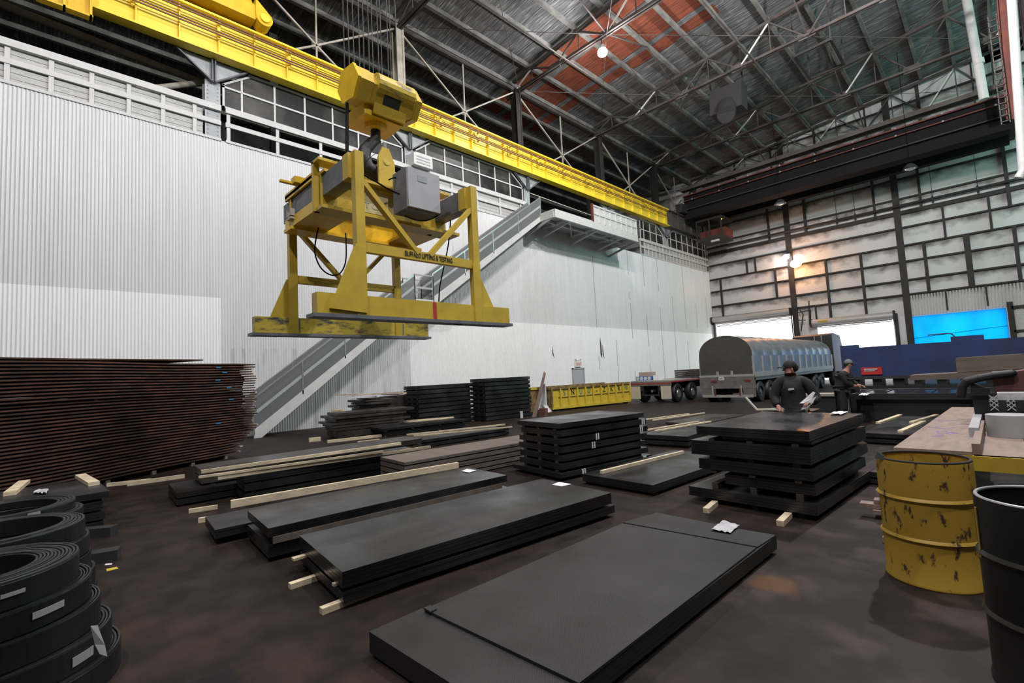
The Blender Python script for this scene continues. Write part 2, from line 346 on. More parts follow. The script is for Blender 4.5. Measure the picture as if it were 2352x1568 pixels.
# ================================================================ SETTING
struct(B().box(-35, 14, -10, YE+.2, -.3, 0).to('floor', 'floor'))
struct(B().box(-40, 60, YE+.2, 140, -.34, -.04).to('floor_outside', mat('outside_concrete', (.55, .55, .54), .8)))
def zr(X): return 22.8 + .087*X
b = B(); b.add([(-35, -10, zr(-35)), (14, -10, zr(14)), (14, YE+.3, zr(14)), (-35, YE+.3, zr(-35)), (-35, -10, zr(-35)+.2), (14, -10, zr(14)+.2), (14, YE+.3, zr(14)+.2), (-35, YE+.3, zr(-35)+.2)],
      [(3, 2, 1, 0), (4, 5, 6, 7), (0, 1, 5, 4), (1, 2, 6, 5), (2, 3, 7, 6), (3, 0, 4, 7)])
struct(b.to('ceiling', 'deck'))
M['void'] = mat('unlit_bay_wall', (.045, .045, .047), .9, var=.5, vs=.8)  # dark colour stands in for the missing light in the rear bay
struct(B().box(-35.2, -35, -10, YE, 0, 20).to('wall_far_left', 'void'))
struct(B().box(-35, 14, -10.2, -10, 0, 24.2).to('wall_back', 'void'))
b = B().box(14, 14.2, -10, YE, 0, 13).box(14, 14.2, -10, YE, 19, 24.1).box(14, 14.2, -10, 33, 13, 19); struct(b.to('wall_right', 'void'))
struct(B().box(14, 14.1, 33, YE, 13, 19).to('window_1', 'fibre'))
# corrugated dividing wall, really ribbed
b = B(); pitch = .092; n = int((YE-.05+10)/pitch*6); vs = []; TOP = 10.96
for i in range(n+1):
    y = -10 + i*pitch/6; x = WX + .013*sin(2*pi*i/6+.6)
    vs += [(x, y, 0.), (x, y, TOP)]
for i in range(n+1):
    y = -10 + i*pitch/6; vs += [(WX-.06, y, 0.), (WX-.06, y, TOP)]
o2 = 2*(n+1)
fs = [(2*i, 2*i+2, 2*i+3, 2*i+1) for i in range(n)] + [(o2+2*i+1, o2+2*i+3, o2+2*i+2, o2+2*i) for i in range(n)]
fs += [(2*i+1, 2*i+3, o2+2*i+3, o2+2*i+1) for i in range(n)]
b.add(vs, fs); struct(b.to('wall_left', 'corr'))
# end wall: strips round the two truck doors, the tarpaulin opening and the high slots
D1 = (-19.3, -12.45, 0, 5.75); D2 = (-10.65, -5.5, 0, 4.55); TP = (-4.4, .62, 1.6, 4.62)
b = B(); y0, y1 = YE, YE+.12
b.box(-35, D1[0], y0, y1, 0, 22).box(D1[0], D1[1], y0, y1, D1[3], 22).box(D1[1], D2[0], y0, y1, 0, 22).box(D2[0], D2[1], y0, y1, D2[3], 22)
b.box(D2[1], -5.12, y0, y1, 0, 22).box(-5.12, -4.75, y0, y1, 0, 2.9).box(-5.12, -4.75, y0, y1, 4.75, 22).box(-4.75, TP[0], y0, y1, 0, 22)
b.box(TP[0], TP[1], y0, y1, 0, TP[2]).box(TP[0], TP[1], y0, y1, TP[3], 22).box(TP[1], 14, y0, y1, 0, 24)
b.add([(-35, y0, 22), (14, y0, 22), (14, y0, zr(14)), (-8, y0, 22.1), (-35, y1, 22), (14, y1, 22), (14, y1, zr(14)), (-8, y1, 22.1)], [(0, 1, 2, 3), (7, 6, 5, 4)])
struct(b.to('wall_end', 'endpanel'))
# trims of the end wall: girts and posts
k = 0
def trim(b, m='darksteel'):
    global k; k += 1; return struct(b.to('trim_%d' % k, m))
for z in GIRT:
    x0 = -35 if z > 6 else -12
    hh = .12 if z != 12.72 else .3
    trim(B().box(-19.4, 6, YE-.16, YE, z-hh/2, z+hh/2), 'darksteel')
trim(B().cyl((-19.4, YE-.35, 13.22), (6, YE-.35, 13.22), .1, 10))
for x, z0, z1, w in [(-12.2, 0, 22, .42), (-4.55, 0, 22, .42), (-13.5, 7.5, 10.15, .16), (-18.4, 6.4, 10.15, .14), (-15.85, 10.15, 11.55, .12), (-15.1, 10.15, 11.55, .12),
                     (-13.7, 12.7, 16.5, .16), (-10.75, 12.7, 16.5, .2), (-5.9, 12.7, 16.5, .16), (-3.1, 12.7, 16.5, .16), (1.45, 11.5, 16.5, .2), (-1.95, 10.15, 12.7, .14), (.45, 10.15, 12.7, .14),
                     (-9.55, 5.2, 10.15, .17), (-7.12, 5.2, 10.15, .17), (-3.2, 6.36, 10.15, .2), (-.88, 6.36, 10.15, .34), (1.5, 6.36, 10.15, .2), (-2.3, 4.9, 6.3, .1), (-.2, 4.9, 6.3, .1),
                     (-16.2, 16.5, 21, .1), (-13, 16.5, 21.4, .1), (-9.5, 16.5, 21.8, .14), (-5.9, 16.5, 22, .1), (-2.6, 16.5, 22.3, .22), (.4, 16.5, 22.6, .1), (-10.6, 5.2, 6.36, .1), (-5.3, 0, 5, .22), (.85, 0, 5, .3), (-19.3, 0, 5.9, .16)]:
    trim(B().box(x-w/2, x+w/2, YE-.2, YE-.02, z0, min(z1, zr(x)-.1)))
for x in (-8.4, -7.15, -2.4, 0.):
    trim(B().cyl((x, YE-.4, 16.4), (x, YE-.4, 13.3), .018, 6).box(x-.06, x+.06, YE-.46, YE-.34, 12.9, 13.4), 'grime')
# ribbed sheets above the tarpaulin and beside it
b = B(); xs = -4.3
while xs < 6: b.box(xs, xs+.07, YE-.09, YE-.01, 4.72, 6.25); xs += .17
trim(b, 'offwhite')
b = B(); xs = 1.1
while xs < 6: b.box(xs, xs+.35, YE-.09, YE-.01, 1.0, 4.5); xs += .45
trim(b, 'offwhite')
trim(B().box(.9, 6, YE-.2, YE-.1, 2.9, 3.05).box(.9, 6, YE-.2, YE-.1, 4.5, 4.7))
trim(B().box(-5.12, -4.75, YE-.02, YE+.02, 2.9, 4.75), mat('ribbed_skylight', (.7, .7, .75), .3))
for i, (z0, z1) in enumerate([(15.3, 16.5)]):
    trim(B().box(1.5, 6, YE-.14, YE-.1, z0, z1), 'endpanel')
# roller curtains of the two doors
d = B().cyl((-19.3, YE-.45, 6.1), (-12.5, YE-.45, 6.1), .26, 20).to('door_1', 'roll', smooth=True); struct(d)
b = B()
for i in range(6): b.box(-19.25, -12.5, YE-.3, YE-.24, 5.42+i*.11, 5.5+i*.11)
b.to('door_curtain', 'roll', d); B().box(-19.42, -19.3, YE-.75, YE-.2, 5.8, 6.4).box(-12.5, -12.4, YE-.75, YE-.2, 5.8, 6.4).to('bracket', 'darksteel', d)
B().box(-19.3, -19.22, YE-.32, YE-.22, 0, 5.8).box(-12.5, -12.42, YE-.32, YE-.22, 0, 5.8).to('door_track', 'darksteel', d)
d = B().cyl((-10.9, YE-.45, 4.85), (-5.4, YE-.45, 4.85), .3, 20).to('door_2', 'roll', smooth=True); struct(d)
b = B()
for i in range(3): b.box(-10.6, -5.55, YE-.3, YE-.24, 4.38+i*.11, 4.46+i*.11)
b.to('door_curtain', 'roll', d); B().box(-11.0, -10.88, YE-.8, YE-.2, 4.5, 5.2).box(-5.4, -5.3, YE-.8, YE-.2, 4.5, 5.2).to('bracket', 'darksteel', d)
B().box(-10.4, -9.7, YE-.78, YE-.75, 4.85, 5.0).to('warning_label', 'yellow', d)['label'] = 'small yellow warning label'
# purlins
for i in range(-8, 18):
    X = -19 + 1.86*i
    if X > 13.5: break
    b = B(); z = zr(X); b.box(X-.07, X+.07, -10, YE, z-.26, z-.01).box(X-.1, X+.1, -10, YE, z-.29, z-.25)
    o = b.to('roof_purlin', 'purlin')
    tag(o, 'steel roof purlin running lengthwise under the deck, %s from the left edge of the roof' % ORD[i+8], 'purlin', 'roof purlins')
# trusses across the hall
j_ = 0
def truss(Y, lab):
    global j_; j_ += 1
    t = thing('roof_truss', (-19.9, Y, 19.7), lab, 'truss', 'roof trusses')
    zb = 19.82
    B().bar((-20.4, Y-.09, zb), (14, Y-.09, zb), .1, .14).bar((-20.4, Y+.09, zb), (14, Y+.09, zb), .1, .14).to('bottom_chord', 'truss', t)
    B().bar((-20.4, Y, zr(-20.4)-.42), (14, Y, zr(14)-.42), .22, .16).to('top_chord', 'truss', t)
    for i in range(0, 9):
        X = -16.95 + 3.67*(i-1)
        g = B().box(X-.42, X+.42, Y-.03, Y+.03, zb-.16, zb+.28).to('gusset_plate', 'truss', t)
        for s in (-1, 1):
            Xt = X + s*1.83
            if Xt < -20.5: continue
            B().bar((X+s*.15, Y, zb+.1), (Xt, Y, zr(Xt)-.45), .07 if s > 0 else .09, .08).to('web_bar', 'litbar' if s > 0 and (i+j_) % 2 else 'truss', t)
        if i < 8:
            B().bar((X+1.835, Y, zb), (X+1.835, Y, zr(X+1.83)-.45), .05).to('hanger', 'truss', t)
    return t
ends = ['nearest to the camera', 'above the second wall column', 'passing over the lit white lamp', 'behind the round roof vent', 'in front of the dark bridge crane', 'close against the end wall']
for i, Y in enumerate([4.3, 12.75, 21.4, 30.2, 39.2, 46.8]):
    truss(Y, 'riveted roof truss across the hall, ' + ends[i])
# sway bracing between trusses: rods and struts
br = []
for i, (Y0, Y1) in enumerate([(12.75, 21.4), (21.4, 30.2), (30.2, 39.2), (39.2, 46.8)]):
    for j, X in enumerate([-13.28, -5.93, 1.4]):
        o = B().bar((X, Y0, 19.85), (X, (Y0+Y1)/2, zr(X)-.5), .07).bar((X, (Y0+Y1)/2, zr(X)-.5), (X, Y1, 19.85), .07).to('sway_brace', 'truss')
        tag(o, 'V shaped sway brace between the %s and %s roof trusses, %s row' % (ORD[i+1], ORD[i+2], ['left', 'middle', 'right'][j]), 'brace', 'sway braces between the trusses')
    for j, (X0, X1) in enumerate([(-19.9, -13.28), (-13.28, -5.93), (-5.93, 1.4)]):
        o = B().cyl((X0, Y0, 19.78), (X1, Y1, 19.78), .018, 6).cyl((X1, Y0, 19.72), (X0, Y1, 19.72), .018, 6).to('cross_rods', 'truss')
        tag(o, 'crossed thin tie rods under the roof, %s bay from the camera, %s panel' % (ORD[i+1], ['left', 'middle', 'right'][j]), 'tie rod', 'crossed roof tie rods')
# wall columns with brackets, upper posts with cross bracing
for i, Y in enumerate(BAY):
    where = ['leftmost, where the pale board parapet stops', 'behind the crane hook block', 'at the head of the stairs', 'above the projecting platform', 'nearest the end wall'][i]
    t = thing('crane_column', (WX-.2, Y, 0), 'grey riveted crane column topped by a triangular bracket, ' + where, 'column', 'crane columns along the white wall')
    B().ibeam((WX-.28, Y, 0), (WX-.28, Y, 13.2), .5, .42, .03, up=(1, 0, 0)).to('shaft', 'greysteel', t)
    B().poly([(WX-.02, Y-.1, 13.15), (WX-.02, Y+.1, 13.15), (WX-.02, Y+1.15, 13.98), (WX-.02, Y-1.15, 13.98)], (-.06, 0, 0)).to('bracket_plate', 'greysteel', t)
    B().bar((WX+.04, Y-.05, 13.12), (WX+.04, Y-1.15, 13.95), .05, .14, up=(1, 0, 0)).bar((WX+.04, Y+.05, 13.12), (WX+.04, Y+1.15, 13.95), .05, .14, up=(1, 0, 0)).box(WX-.05, WX+.16, Y-.07, Y-.03, 13.1, 13.96).box(WX-.05, WX+.16, Y+.03, Y+.07, 13.1, 13.96).to('stiffener', 'boxgrey', t)
    b = B()
    for z in range(14):
        for s in (-.16, .16): b.box(WX-.04, WX-.02, Y+s-.015, Y+s+.015, 11.0+z*.15, 11.03+z*.15)
    b.to('rivets', 'greysteel', [q for q in t.children if q.name.startswith('shaft')][0])
for i, Y in enumerate([4.3, 12.78, 21.4, 30.4, 38.9, 46.9]):
    o = B().ibeam((-20.3, Y, 13.9), (-20.3, Y, 20.0), .42, .5, .04, up=(1, 0, 0)).box(-20.1, -20.02, Y+.12, Y+.22, 14, 20).to('upper_post', 'darksteel' if i != 1 else 'paletruss')
    tag(o, 'steel post above the crane girder, ' + ['left of the hook ropes, above the first bracket', 'pale, directly behind the hook ropes', 'third from the left', 'fourth from the left', 'fifth from the left', 'in the dark corner by the end wall'][i], 'post', 'eave posts above the crane girder')
    if i < 5:
        Y1 = [4.3, 12.78, 21.4, 30.4, 38.9, 46.9][i+1]; ym = (Y+Y1)/2
        t = thing('eave_bracing', (-20.3, ym, 14.2), 'thin crossed bracing above the yellow crane girder, %s bay from the left' % ORD[i], 'bracing', 'crossed bracing above the crane girder')
        B().bar((-20.3, Y, 20.0), (-20.3, Y1, 20.0), .2, .22).to('eave_strut', 'truss', t)
        B().bar((-20.3, Y+.2, 19.8), (-20.3, ym, 17.0), .08).bar((-20.3, ym, 17.0), (-20.3, Y1-.3, 14.4), .08).to('diagonal', 'paletruss', t)
        B().bar((-20.3, Y1-.2, 19.8), (-20.3, ym, 17.0), .08).bar((-20.3, ym, 17.0), (-20.3, Y+.3, 14.4), .08).to('diagonal', 'paletruss', t)
        B().bar((-20.3, ym, 19.9), (-20.3, ym, 15.6), .07).to('hanger', 'paletruss', t)
        B().box(-20.33, -20.27, ym-.22, ym+.22, 16.75, 17.25).to('gusset_plate', 'truss', t)
# crane runway girder
def runway(ya, yb, m, lab):
    t = thing('crane_runway_girder', (WX+.3, (ya+yb)/2, 13.98), lab, 'girder', 'crane runway along the left wall')
    B().box(WX+.24, WX+.28, ya, yb, 14.0, 15.45).to('web', m, t)
    B().box(WX+.06, WX+.50, ya, yb, 15.42, 15.50).box(WX+.22, WX+.32, ya, yb, 15.5, 15.6).to('top_flange', m, t)
    B().box(WX+.06, WX+.50, ya, yb, 13.98, 14.05).to('bottom_flange', m, t)
    y = ya + .6; n = 0
    while y < yb:
        B().box(WX+.28, WX+.42, y-.02, y+.02, 14.05, 15.42).to('web_stiffener', m, t); y += 1.21 if y < 21 else 1.29; n += 1
    return t
runway(-9.5, 38.75, 'crane', 'long bright yellow crane runway girder on the left wall columns')
runway(38.75, 47.1, 'truss', 'unpainted grey end of the crane runway girder near the end wall')
for i, z in enumerate((15.24, 15.14, 14.80, 14.70)):
    o = B().box(WX+.55, WX+.585, -9, 38.5, z-.024, z+.024).to('conductor_bar', 'brownrail')
    tag(o, 'brown conductor bar along the face of the yellow girder, %s from the top' % ORD[i], 'rail', 'conductor bars on the yellow girder')
y = 1.9; i = 0
while y < 38:
    o = B().box(WX+.42, WX+.55, y-.02, y+.02, 14.66, 14.84).box(WX+.42, WX+.55, y-.02, y+.02, 15.10, 15.28).box(WX+.42, WX+.46, y-.05, y+.05, 14.6, 15.3).to('bar_hanger', 'crane')
    tag(o, 'small insulated hanger holding the conductor bars, %s from the left' % ORD[i], 'hanger', 'conductor bar hangers'); y += 2.5; i += 1
# parapet boards and rails on top of the white wall
b = B()
for j in range(6): b.box(WX-.12, WX-.08, -9.5, 3.98, 10.98+j*.185, 11.15+j*.185)
tag(b.to('parapet_boarding', 'offwhite'), 'weathered pale horizontal boards closing the parapet above the ribbed wall', 'boarding')
for ya, yb, lb in ((14.4, 20.6, 'pale boards closing the parapet behind the grey cabinet, up to the head of the stairs'), (35.2, 38.5, 'short run of pale parapet boards just beyond the projecting platform'), (39.1, 47, 'pale parapet boards in the far corner by the end wall')):
    b = B()
    for j in range(6): b.box(WX-.12, WX-.08, ya, yb, 10.98+j*.185, 11.15+j*.185)
    tag(b.to('parapet_boarding', 'offwhite'), lb, 'boarding')
def parapet(ya, yb, st, lab):
    t = thing('parapet_railing', (WX, (ya+yb)/2, 10.95), lab, 'railing', 'railing on the white wall')
    B().box(WX-.06, WX+.06, ya, yb, 12.08, 12.30).to('top_rail', 'white', t)
    B().box(WX-.04, WX+.02, ya, yb, 11.55, 11.72).to('middle_rail', 'white', t)
    B().box(WX-.06, WX+.04, ya, yb, 10.93, 11.02).to('sill', 'white', t)
    y = ya + .1
    while y < yb: B().box(WX-.06, WX-.01, y-.06, y+.06, 11.0, 12.1).to('baluster', 'white', t); y += st
parapet(-9.4, 4.55, .93, 'pale railing with boards behind it at the upper left')
parapet(4.7, 21.0, 1.75, 'white railing under the glazed screen between the first and third columns')
parapet(34.3, 47.2, .62, 'white railing at the far end of the wall beyond the platform')
# glazed screen under the girder
def screen(ya, yb, st, lab, cl=1., cr=1.):
    t = thing('glazed_screen', (WX-.1, (ya+yb)/2, 12.3), lab, 'window', 'glazed screens under the crane girder')
    w = .07
    b = B().box(WX-.14, WX-.06, ya, yb, 12.30, 12.38).box(WX-.14, WX-.06, ya, yb, 13.1, 13.1+w).box(WX-.14, WX-.06, ya+cl*.9, yb-cr*.9, 13.9, 13.98).box(WX-.14, WX-.06, ya, ya+w, 12.3, 13.25 if cl else 13.95).box(WX-.14, WX-.06, yb-w, yb, 12.3, 13.25 if cr else 13.95)
    if cl: b.bar((WX-.1, ya, 13.2), (WX-.1, ya+1.0, 13.93), w, .08, up=(1, 0, 0))
    if cr: b.bar((WX-.1, yb, 13.2), (WX-.1, yb-1.0, 13.93), w, .08, up=(1, 0, 0))
    b.to('frame', 'white', t)
    y = ya+st*.55
    while y < yb-.3: B().box(WX-.13, WX-.07, y-w/2, y+w/2, 12.3, min(13.93, 13.2+min(y-ya if cl else 9, yb-y if cr else 9)*.73)).to('mullion', 'white', t); y += st
    B().poly([(WX-.11, ya, 12.3), (WX-.11, yb, 12.3), (WX-.11, yb, 13.2), (WX-.11, yb-cr, 13.95), (WX-.11, ya+cl, 13.95), (WX-.11, ya, 13.2)], (-.02, 0, 0)).to('glass', 'glass', t)
screen(4.62, 12.4, 1.2, 'white framed dirty glass screen between the first and second wall columns')
screen(13.1, 20.85, 1.2, 'white framed dirty glass screen behind the spreader frame, between the second and third columns')
screen(34.6, 38.45, 1.05, 'white framed glass screen just beyond the platform', cl=0)
screen(39.2, 47.0, 1.1, 'white framed glass screen at the far corner of the wall', cr=0)
# things in the dark bay behind the wall
o = B().cyl((-21.4, -8, 14.9), (-21.4, 6.5, 13.9), .13, 12).to('overhead_pipe', 'paletruss', smooth=True); tag(o, 'long rusty pale pipe in the dark gap under the yellow girder at upper left', 'pipe')
o = B().cyl((-20.6, 1.9, 12.35), (-20.6, 4.1, 13.55), .11, 12).to('brace_pipe', 'paletruss', smooth=True); tag(o, 'short slanting pale pipe brace rising to the leftmost wall column', 'pipe')
for i in range(4):
    o = B().box(-25, -24.8, 8+i*9, 8.4+i*9, 0, 20).to('rear_post', 'darksteel'); tag(o, 'dark post deep in the bay behind the glass, %s from the left' % ORD[i], 'post', 'posts in the dark rear bay')
o = B().bar((WX-.15, 21.4, 13.05), (WX-.15, 29.7, 12.9), .05).to('hanging_rod', 'paletruss'); tag(o, 'thin rod spanning the open dark bay above the platform', 'rod')
t = thing('air_conditioner', (WX, 13.3, 12.25), 'white louvred air conditioner in the glass screen behind the grey cabinet', 'air conditioner')
B().box(WX-.05, WX+.35, 12.75, 13.85, 12.28, 12.9).to('casing', 'white', t)
for j in range(3): B().box(WX+.35, WX+.37, 12.9, 13.7, 12.4+j*.15, 12.46+j*.15).to('louvre', 'greysteel', t)
# platform
t = thing('access_platform', (-18.3, 25.3, 10.6), 'white steel platform projecting from the wall at the head of the stairs', 'platform')
B().box(-19.5, -17.05, 20.7, 29.7, 10.95, 11.08).to('deck', 'greysteel', t)
B().box(-17.12, -17.0, 20.7, 29.7, 10.62, 11.1).box(-19.5, -17.1, 20.66, 20.78, 10.62, 11.1).box(-19.5, -17.1, 29.6, 29.7, 10.62, 11.1).to('fascia', 'white', t)
for y in (22.3, 25.2, 28.1): B().bar((-17.1, y, 10.75), (-19.45, y, 10.3), .1).bar((-17.1, y, 10.85), (-19.45, y, 10.85), .12, .12).to('underframe_bracket', 'white', t)
B().bar((-18.3, 20.8, 10.85), (-18.3, 29.6, 10.85), .1, .14).bar((-17.2, 22.3, 10.8), (-19.4, 25.2, 10.8), .07).bar((-17.2, 28.1, 10.8), (-19.4, 25.2, 10.8), .07).to('bracing', 'white', t)
for y in (20.75, 29.65): B().bar((-17.1, y, 10.7), (-19.45, y, 10.1), .09, .14).to('strut', 'greysteel', t)
B().box(-17.06, -17.02, 24.4, 29.6, 11.1, 12.1).to('guard_sheet', 'white', t)
b = B().box(-17.02, -16.96, 24.4, 29.6, 12.06, 12.16).box(-17.02, -16.97, 24.4, 29.6, 11.55, 11.66)
for j in range(9): b.box(-17.02, -16.96, 24.4+j*.64, 24.47+j*.64, 11.08, 12.1)
b.to('guard_rail', 'white', t); B().box(-17.06, -16.94, 24.3, 24.42, 11.08, 12.2).to('end_post', 'reddark', t)
# stairs
XN, XF = -18.15, -19.15
t = thing('steel_staircase', (-18.65, 13, 0), 'long galvanised staircase climbing the white wall to the platform', 'staircase')
fl = [((5.15, .0), (11.85, 5.25)), ((12.85, 5.25), (20.75, 10.9))]
def mesh_mat(nt, N, L, b):
    b.inputs['Base Color'].default_value = (.17, .175, .175, 1); b.inputs['Roughness'].default_value = .5
    tr = N.new('ShaderNodeBsdfTransparent'); mx = N.new('ShaderNodeMixShader'); mx.inputs[0].default_value = .72
    L.new(tr.outputs[0], mx.inputs[1]); L.new(b.outputs[0], mx.inputs[2]); L.new(mx.outputs[0], N['Material Output'].inputs[0])
M['mesh'] = layered('wire_mesh_infill', mesh_mat)
for fi, ((ya, za), (yb, zb)) in enumerate(fl):
    for X, nm in ((XN, 'stringer'), (XF, 'stringer')):
        B().poly([(X, ya, za), (X, ya+.02, za+.30), (X, yb, zb+.10), (X, yb, zb-.2), (X, ya+.25, za)], (.05, 0, 0)).to(nm, 'white' if X == XN else 'greysteel', t)
        B().bar((X+.02, ya, za+1.36), (X+.02, yb, zb+1.2), .045, .06).to('handrail', 'chrome', t)
        B().bar((X+.02, ya, za+.82), (X+.02, yb, zb+.68), .03, .11).to('middle_rail', 'greysteel', t)
        n = 4
        for j in range(n+1):
            f = j/n; y = ya+(yb-ya)*f; z = za+(zb-za)*f; B().box(X, X+.05, y-.025, y+.025, z+.1, z+1.36-.16*f).to('baluster', 'chrome', t)
        B().poly([(X+.02, ya, za+.28), (X+.02, ya, za+1.34), (X+.02, yb, zb+1.18), (X+.02, yb, zb+.10)], (.006, 0, 0)).to('mesh_panel', 'mesh', t)
    n = int((zb-za)/.2)
    for j in range(1, n): y = ya+(yb-ya)*j/n; z = za+(zb-za)*j/n; B().box(XF+.05, XN, y, y+.27, z+.12, z+.155).to('tread', 'greysteel', t)
B().box(XF, XN+.05, 11.85, 12.85, 5.2, 5.38).to('landing', 'white', t)
for X in (XN, XF):
    B().box(X, X+.05, 11.82, 11.87, 5.3, 6.5).box(X, X+.05, 12.83, 12.88, 5.3, 6.5).box(X, X+.05, 11.85, 12.85, 6.46, 6.52).box(X, X+.05, 11.85, 12.85, 5.85, 5.95).to('landing_rail', 'greysteel', t)
# white personnel door and exit sign (far along the wall)
dl = atx(1315, 850, WX+.02); dr = atx(1338, 850, WX+.02)
t = struct(B().box(WX+.02, WX+.09, dl.y, dr.y, 0, 1.9).to('door_3', mat('grey_door', (.42, .42, .44), .5)))
B().box(WX+.02, WX+.12, dl.y-.08, dl.y, 0, 1.98).box(WX+.02, WX+.12, dr.y, dr.y+.08, 0, 1.98).box(WX+.02, WX+.12, dl.y-.08, dr.y+.08, 1.9, 1.98).to('door_frame', 'greysteel', t)
B().cyl((WX+.09, dr.y-.15, .95), (WX+.16, dr.y-.15, .95), .04).to('door_handle', 'chrome', t)
t = thing('exit_sign', (WX+.05, (dl.y+dr.y)/2-.05, 2.1), 'small white exit sign on the wall above the grey door', 'sign')
B().box(WX+.02, WX+.14, dl.y+.25, dr.y-.2, 2.05, 2.4).to('sign_body', 'exit', t); text('EXIT', .26, (WX+.145, (dl.y+dr.y)/2+.02, 2.22), (0, 1, 0), (0, 0, 1), 'letterred', t)
B().box(WX+.02, WX+.1, dl.y+.4, dr.y-.35, 2.4, 2.5).sphere((WX+.1, dl.y+.3, 2.55), .06).sphere((WX+.1, dr.y-.25, 2.55), .06).to('emergency_lights', 'white', t)
# slits and stains on the wall
for i, (x, yt, yb_) in enumerate([(1378, 775, 822), (1268, 795, 822), (1383, 792, 823)]):
    a = atx(x, yt, WX+.02); c = atx(x+4, yb_, WX+.02)
    o = B().poly([(WX+.02, a.y, a.z), (WX+.02, a.y+.09, a.z-.5), (WX+.02, c.y+.05, c.z), (WX+.02, c.y-.1, c.z+.3)], (.012, 0, 0)).to('torn_seam', 'grime')
    tag(o, ['dark torn seam left of the lower wall above the flatbed trailer', 'small dark tear in the white wall above the yellow dumpster', 'lower end of the torn seam above the trailer'][i], 'tear')
# ---- dark bridge crane near the end wall
t = thing('dark_bridge_crane', (-8.5, 42, 15.0), 'dark overhead bridge crane spanning the hall in front of the end wall', 'crane')
B().box(-18.9, 1.7, 41.6, 42.2, 15.05, 17.2).to('girder', 'cranedark', t); B().box(-18.9, 1.7, 44.2, 44.8, 15.05, 17.2).to('girder', 'cranedark', t)
B().box(-18.9, 1.7, 41.3, 42.4, 15.82, 15.9).to('flange', 'darksteel', t); B().box(-18.9, 1.7, 41.3, 42.4, 14.98, 15.06).to('flange', 'cranedark', t)
B().box(-18.9, 1.7, 41.35, 41.45, 17.12, 17.22).box(-18.9, 1.7, 41.35, 41.45, 16.65, 16.72).to('guard_rail', 'reddark', t)
B().box(-18.9, 1.7, 40.9, 41.6, 17.55, 17.62).box(-18.9, 1.7, 40.88, 40.92, 17.5, 17.8).to('walkway', 'truss', t)
for j in range(9): B().sphere((-18+j*2.4, 41.3, 17.2), .07, 8, 6).sphere((-18+j*2.4, 41.3, 16.68), .07, 8, 6).to('cable_clip', 'reflect', t)
B().box(-19.2, -18.6, 40.5, 45.6, 15.55, 16.3).to('end_truck', 'darksteel', t); B().box(1.4, 2.0, 40.5, 45.6, 15.55, 16.3).to('end_truck', 'darksteel', t)
t2 = thing('crane_cab', (-17.2, 43, 13.0), 'dark red operator cab hanging at the left end of the dark bridge crane', 'cab')
B().box(-18.3, -16.0, 42.3, 44.8, 12.95, 13.2).to('cab_floor', 'darksteel', t2); B().box(-18.3, -16.0, 42.3, 44.8, 14.7, 14.95).to('cab_roof', 'darksteel', t2)
B().box(-18.3, -16.0, 43.2, 44.8, 13.2, 14.0).to('lower_panel', 'reddark', t2)
for x in (-18.25, -17.1, -16.05): B().box(x-.05, x+.05, 42.3, 42.4, 13.2, 14.7).to('corner_post', 'darksteel', t2)
p = aty(1657, 501, 43); B().sphere(p, .09).to('pilot_lamp', 'sodium', t2)
p = aty(1643, 552, 42); B().box(p.x-.35, p.x+.35, 41.9, 42.1, p.z-.08, p.z+.06).to('white_tray', 'white', t2)
# red column, ladder, pipes on the right
t = thing('red_ladder_column', (1.45, 32, 12.3), 'rust red steel column with a caged ladder at the right edge', 'column')
B().ibeam((1.42, 32, 12.4), (1.72, 32, zr(1.6)-.3), .42, .4, .04).to('shaft', 'reddark', t)
b = B().box(1.02, 1.06, 31.7, 31.76, 12.2, 17.5).box(1.3, 1.34, 31.7, 31.76, 12.2, 17.5)
for j in range(18): b.box(1.02, 1.34, 31.7, 31.76, 12.3+j*.29, 12.33+j*.29)
b.to('ladder', 'truss', t)
o = B().cyl((1.50, 31.2, 9.7), (1.95, 31.2, 20.5), .17, 14).cyl((1.50, 31.2, 9.7), (1.34, 31.2, 9.4), .17, 14).to('white_duct_pipe', 'white', smooth=True); tag(o, 'vertical white pipe beside the rust red column at the right edge', 'pipe')
for z in (11, 13, 15, 17, 18.6): pass
o = B().cyl((.70, 38, 16.0), (.50, 38, 22.4), .21, 16).cyl((.67, 38, 18.1), (.66, 38, 18.4), .25, 16).to('white_drop_pipe', 'white', smooth=True); tag(o, 'thick white pipe hanging before the gable, left of the red column', 'pipe')
o = B().ibeam((2.15, 32, 0), (2.35, 32, 22), .4, .5, .04).to('side_column', 'truss'); tag(o, 'grey riveted column at the extreme right edge behind the white pipe', 'column')
# far wall fittings
for i, (x, y, Y) in enumerate([(1792, 466, 40.5), (2090, 385, 40.5)]):
    p = aty(x, y, Y); t = thing('bay_lamp', p, ['unlit dome lamp hanging left of centre on the end wall', 'unlit dome lamp hanging high at the right of the end wall'][i], 'lamp', 'unlit dome lamps')
    B().lathe([(.05, .30), (.12, .28), (.30, .12), (.40, -.08), (.37, -.08), (.28, .10), (.10, .25), (.05, .25)], p, 20).to('shade', 'lampshade', t, True)
    B().sphere((p.x, p.y, p.z-.08), .3, 14, 8, (1, 1, .35)).to('lens', 'reflect', t, True); B().cyl((p.x, p.y, p.z+.28), (p.x, p.y, 22), .015, 6).to('cord', 'cable', t)
def point(p, e, c, r, parent):
    l = bpy.data.lights.new('lamp_light', 'POINT'); l.energy = e; l.color = c; l.shadow_soft_size = r
    o = bpy.data.objects.new('lamp_light', l); COL.objects.link(o); o.location = V(p)-ORG[parent.name]; o.parent = parent
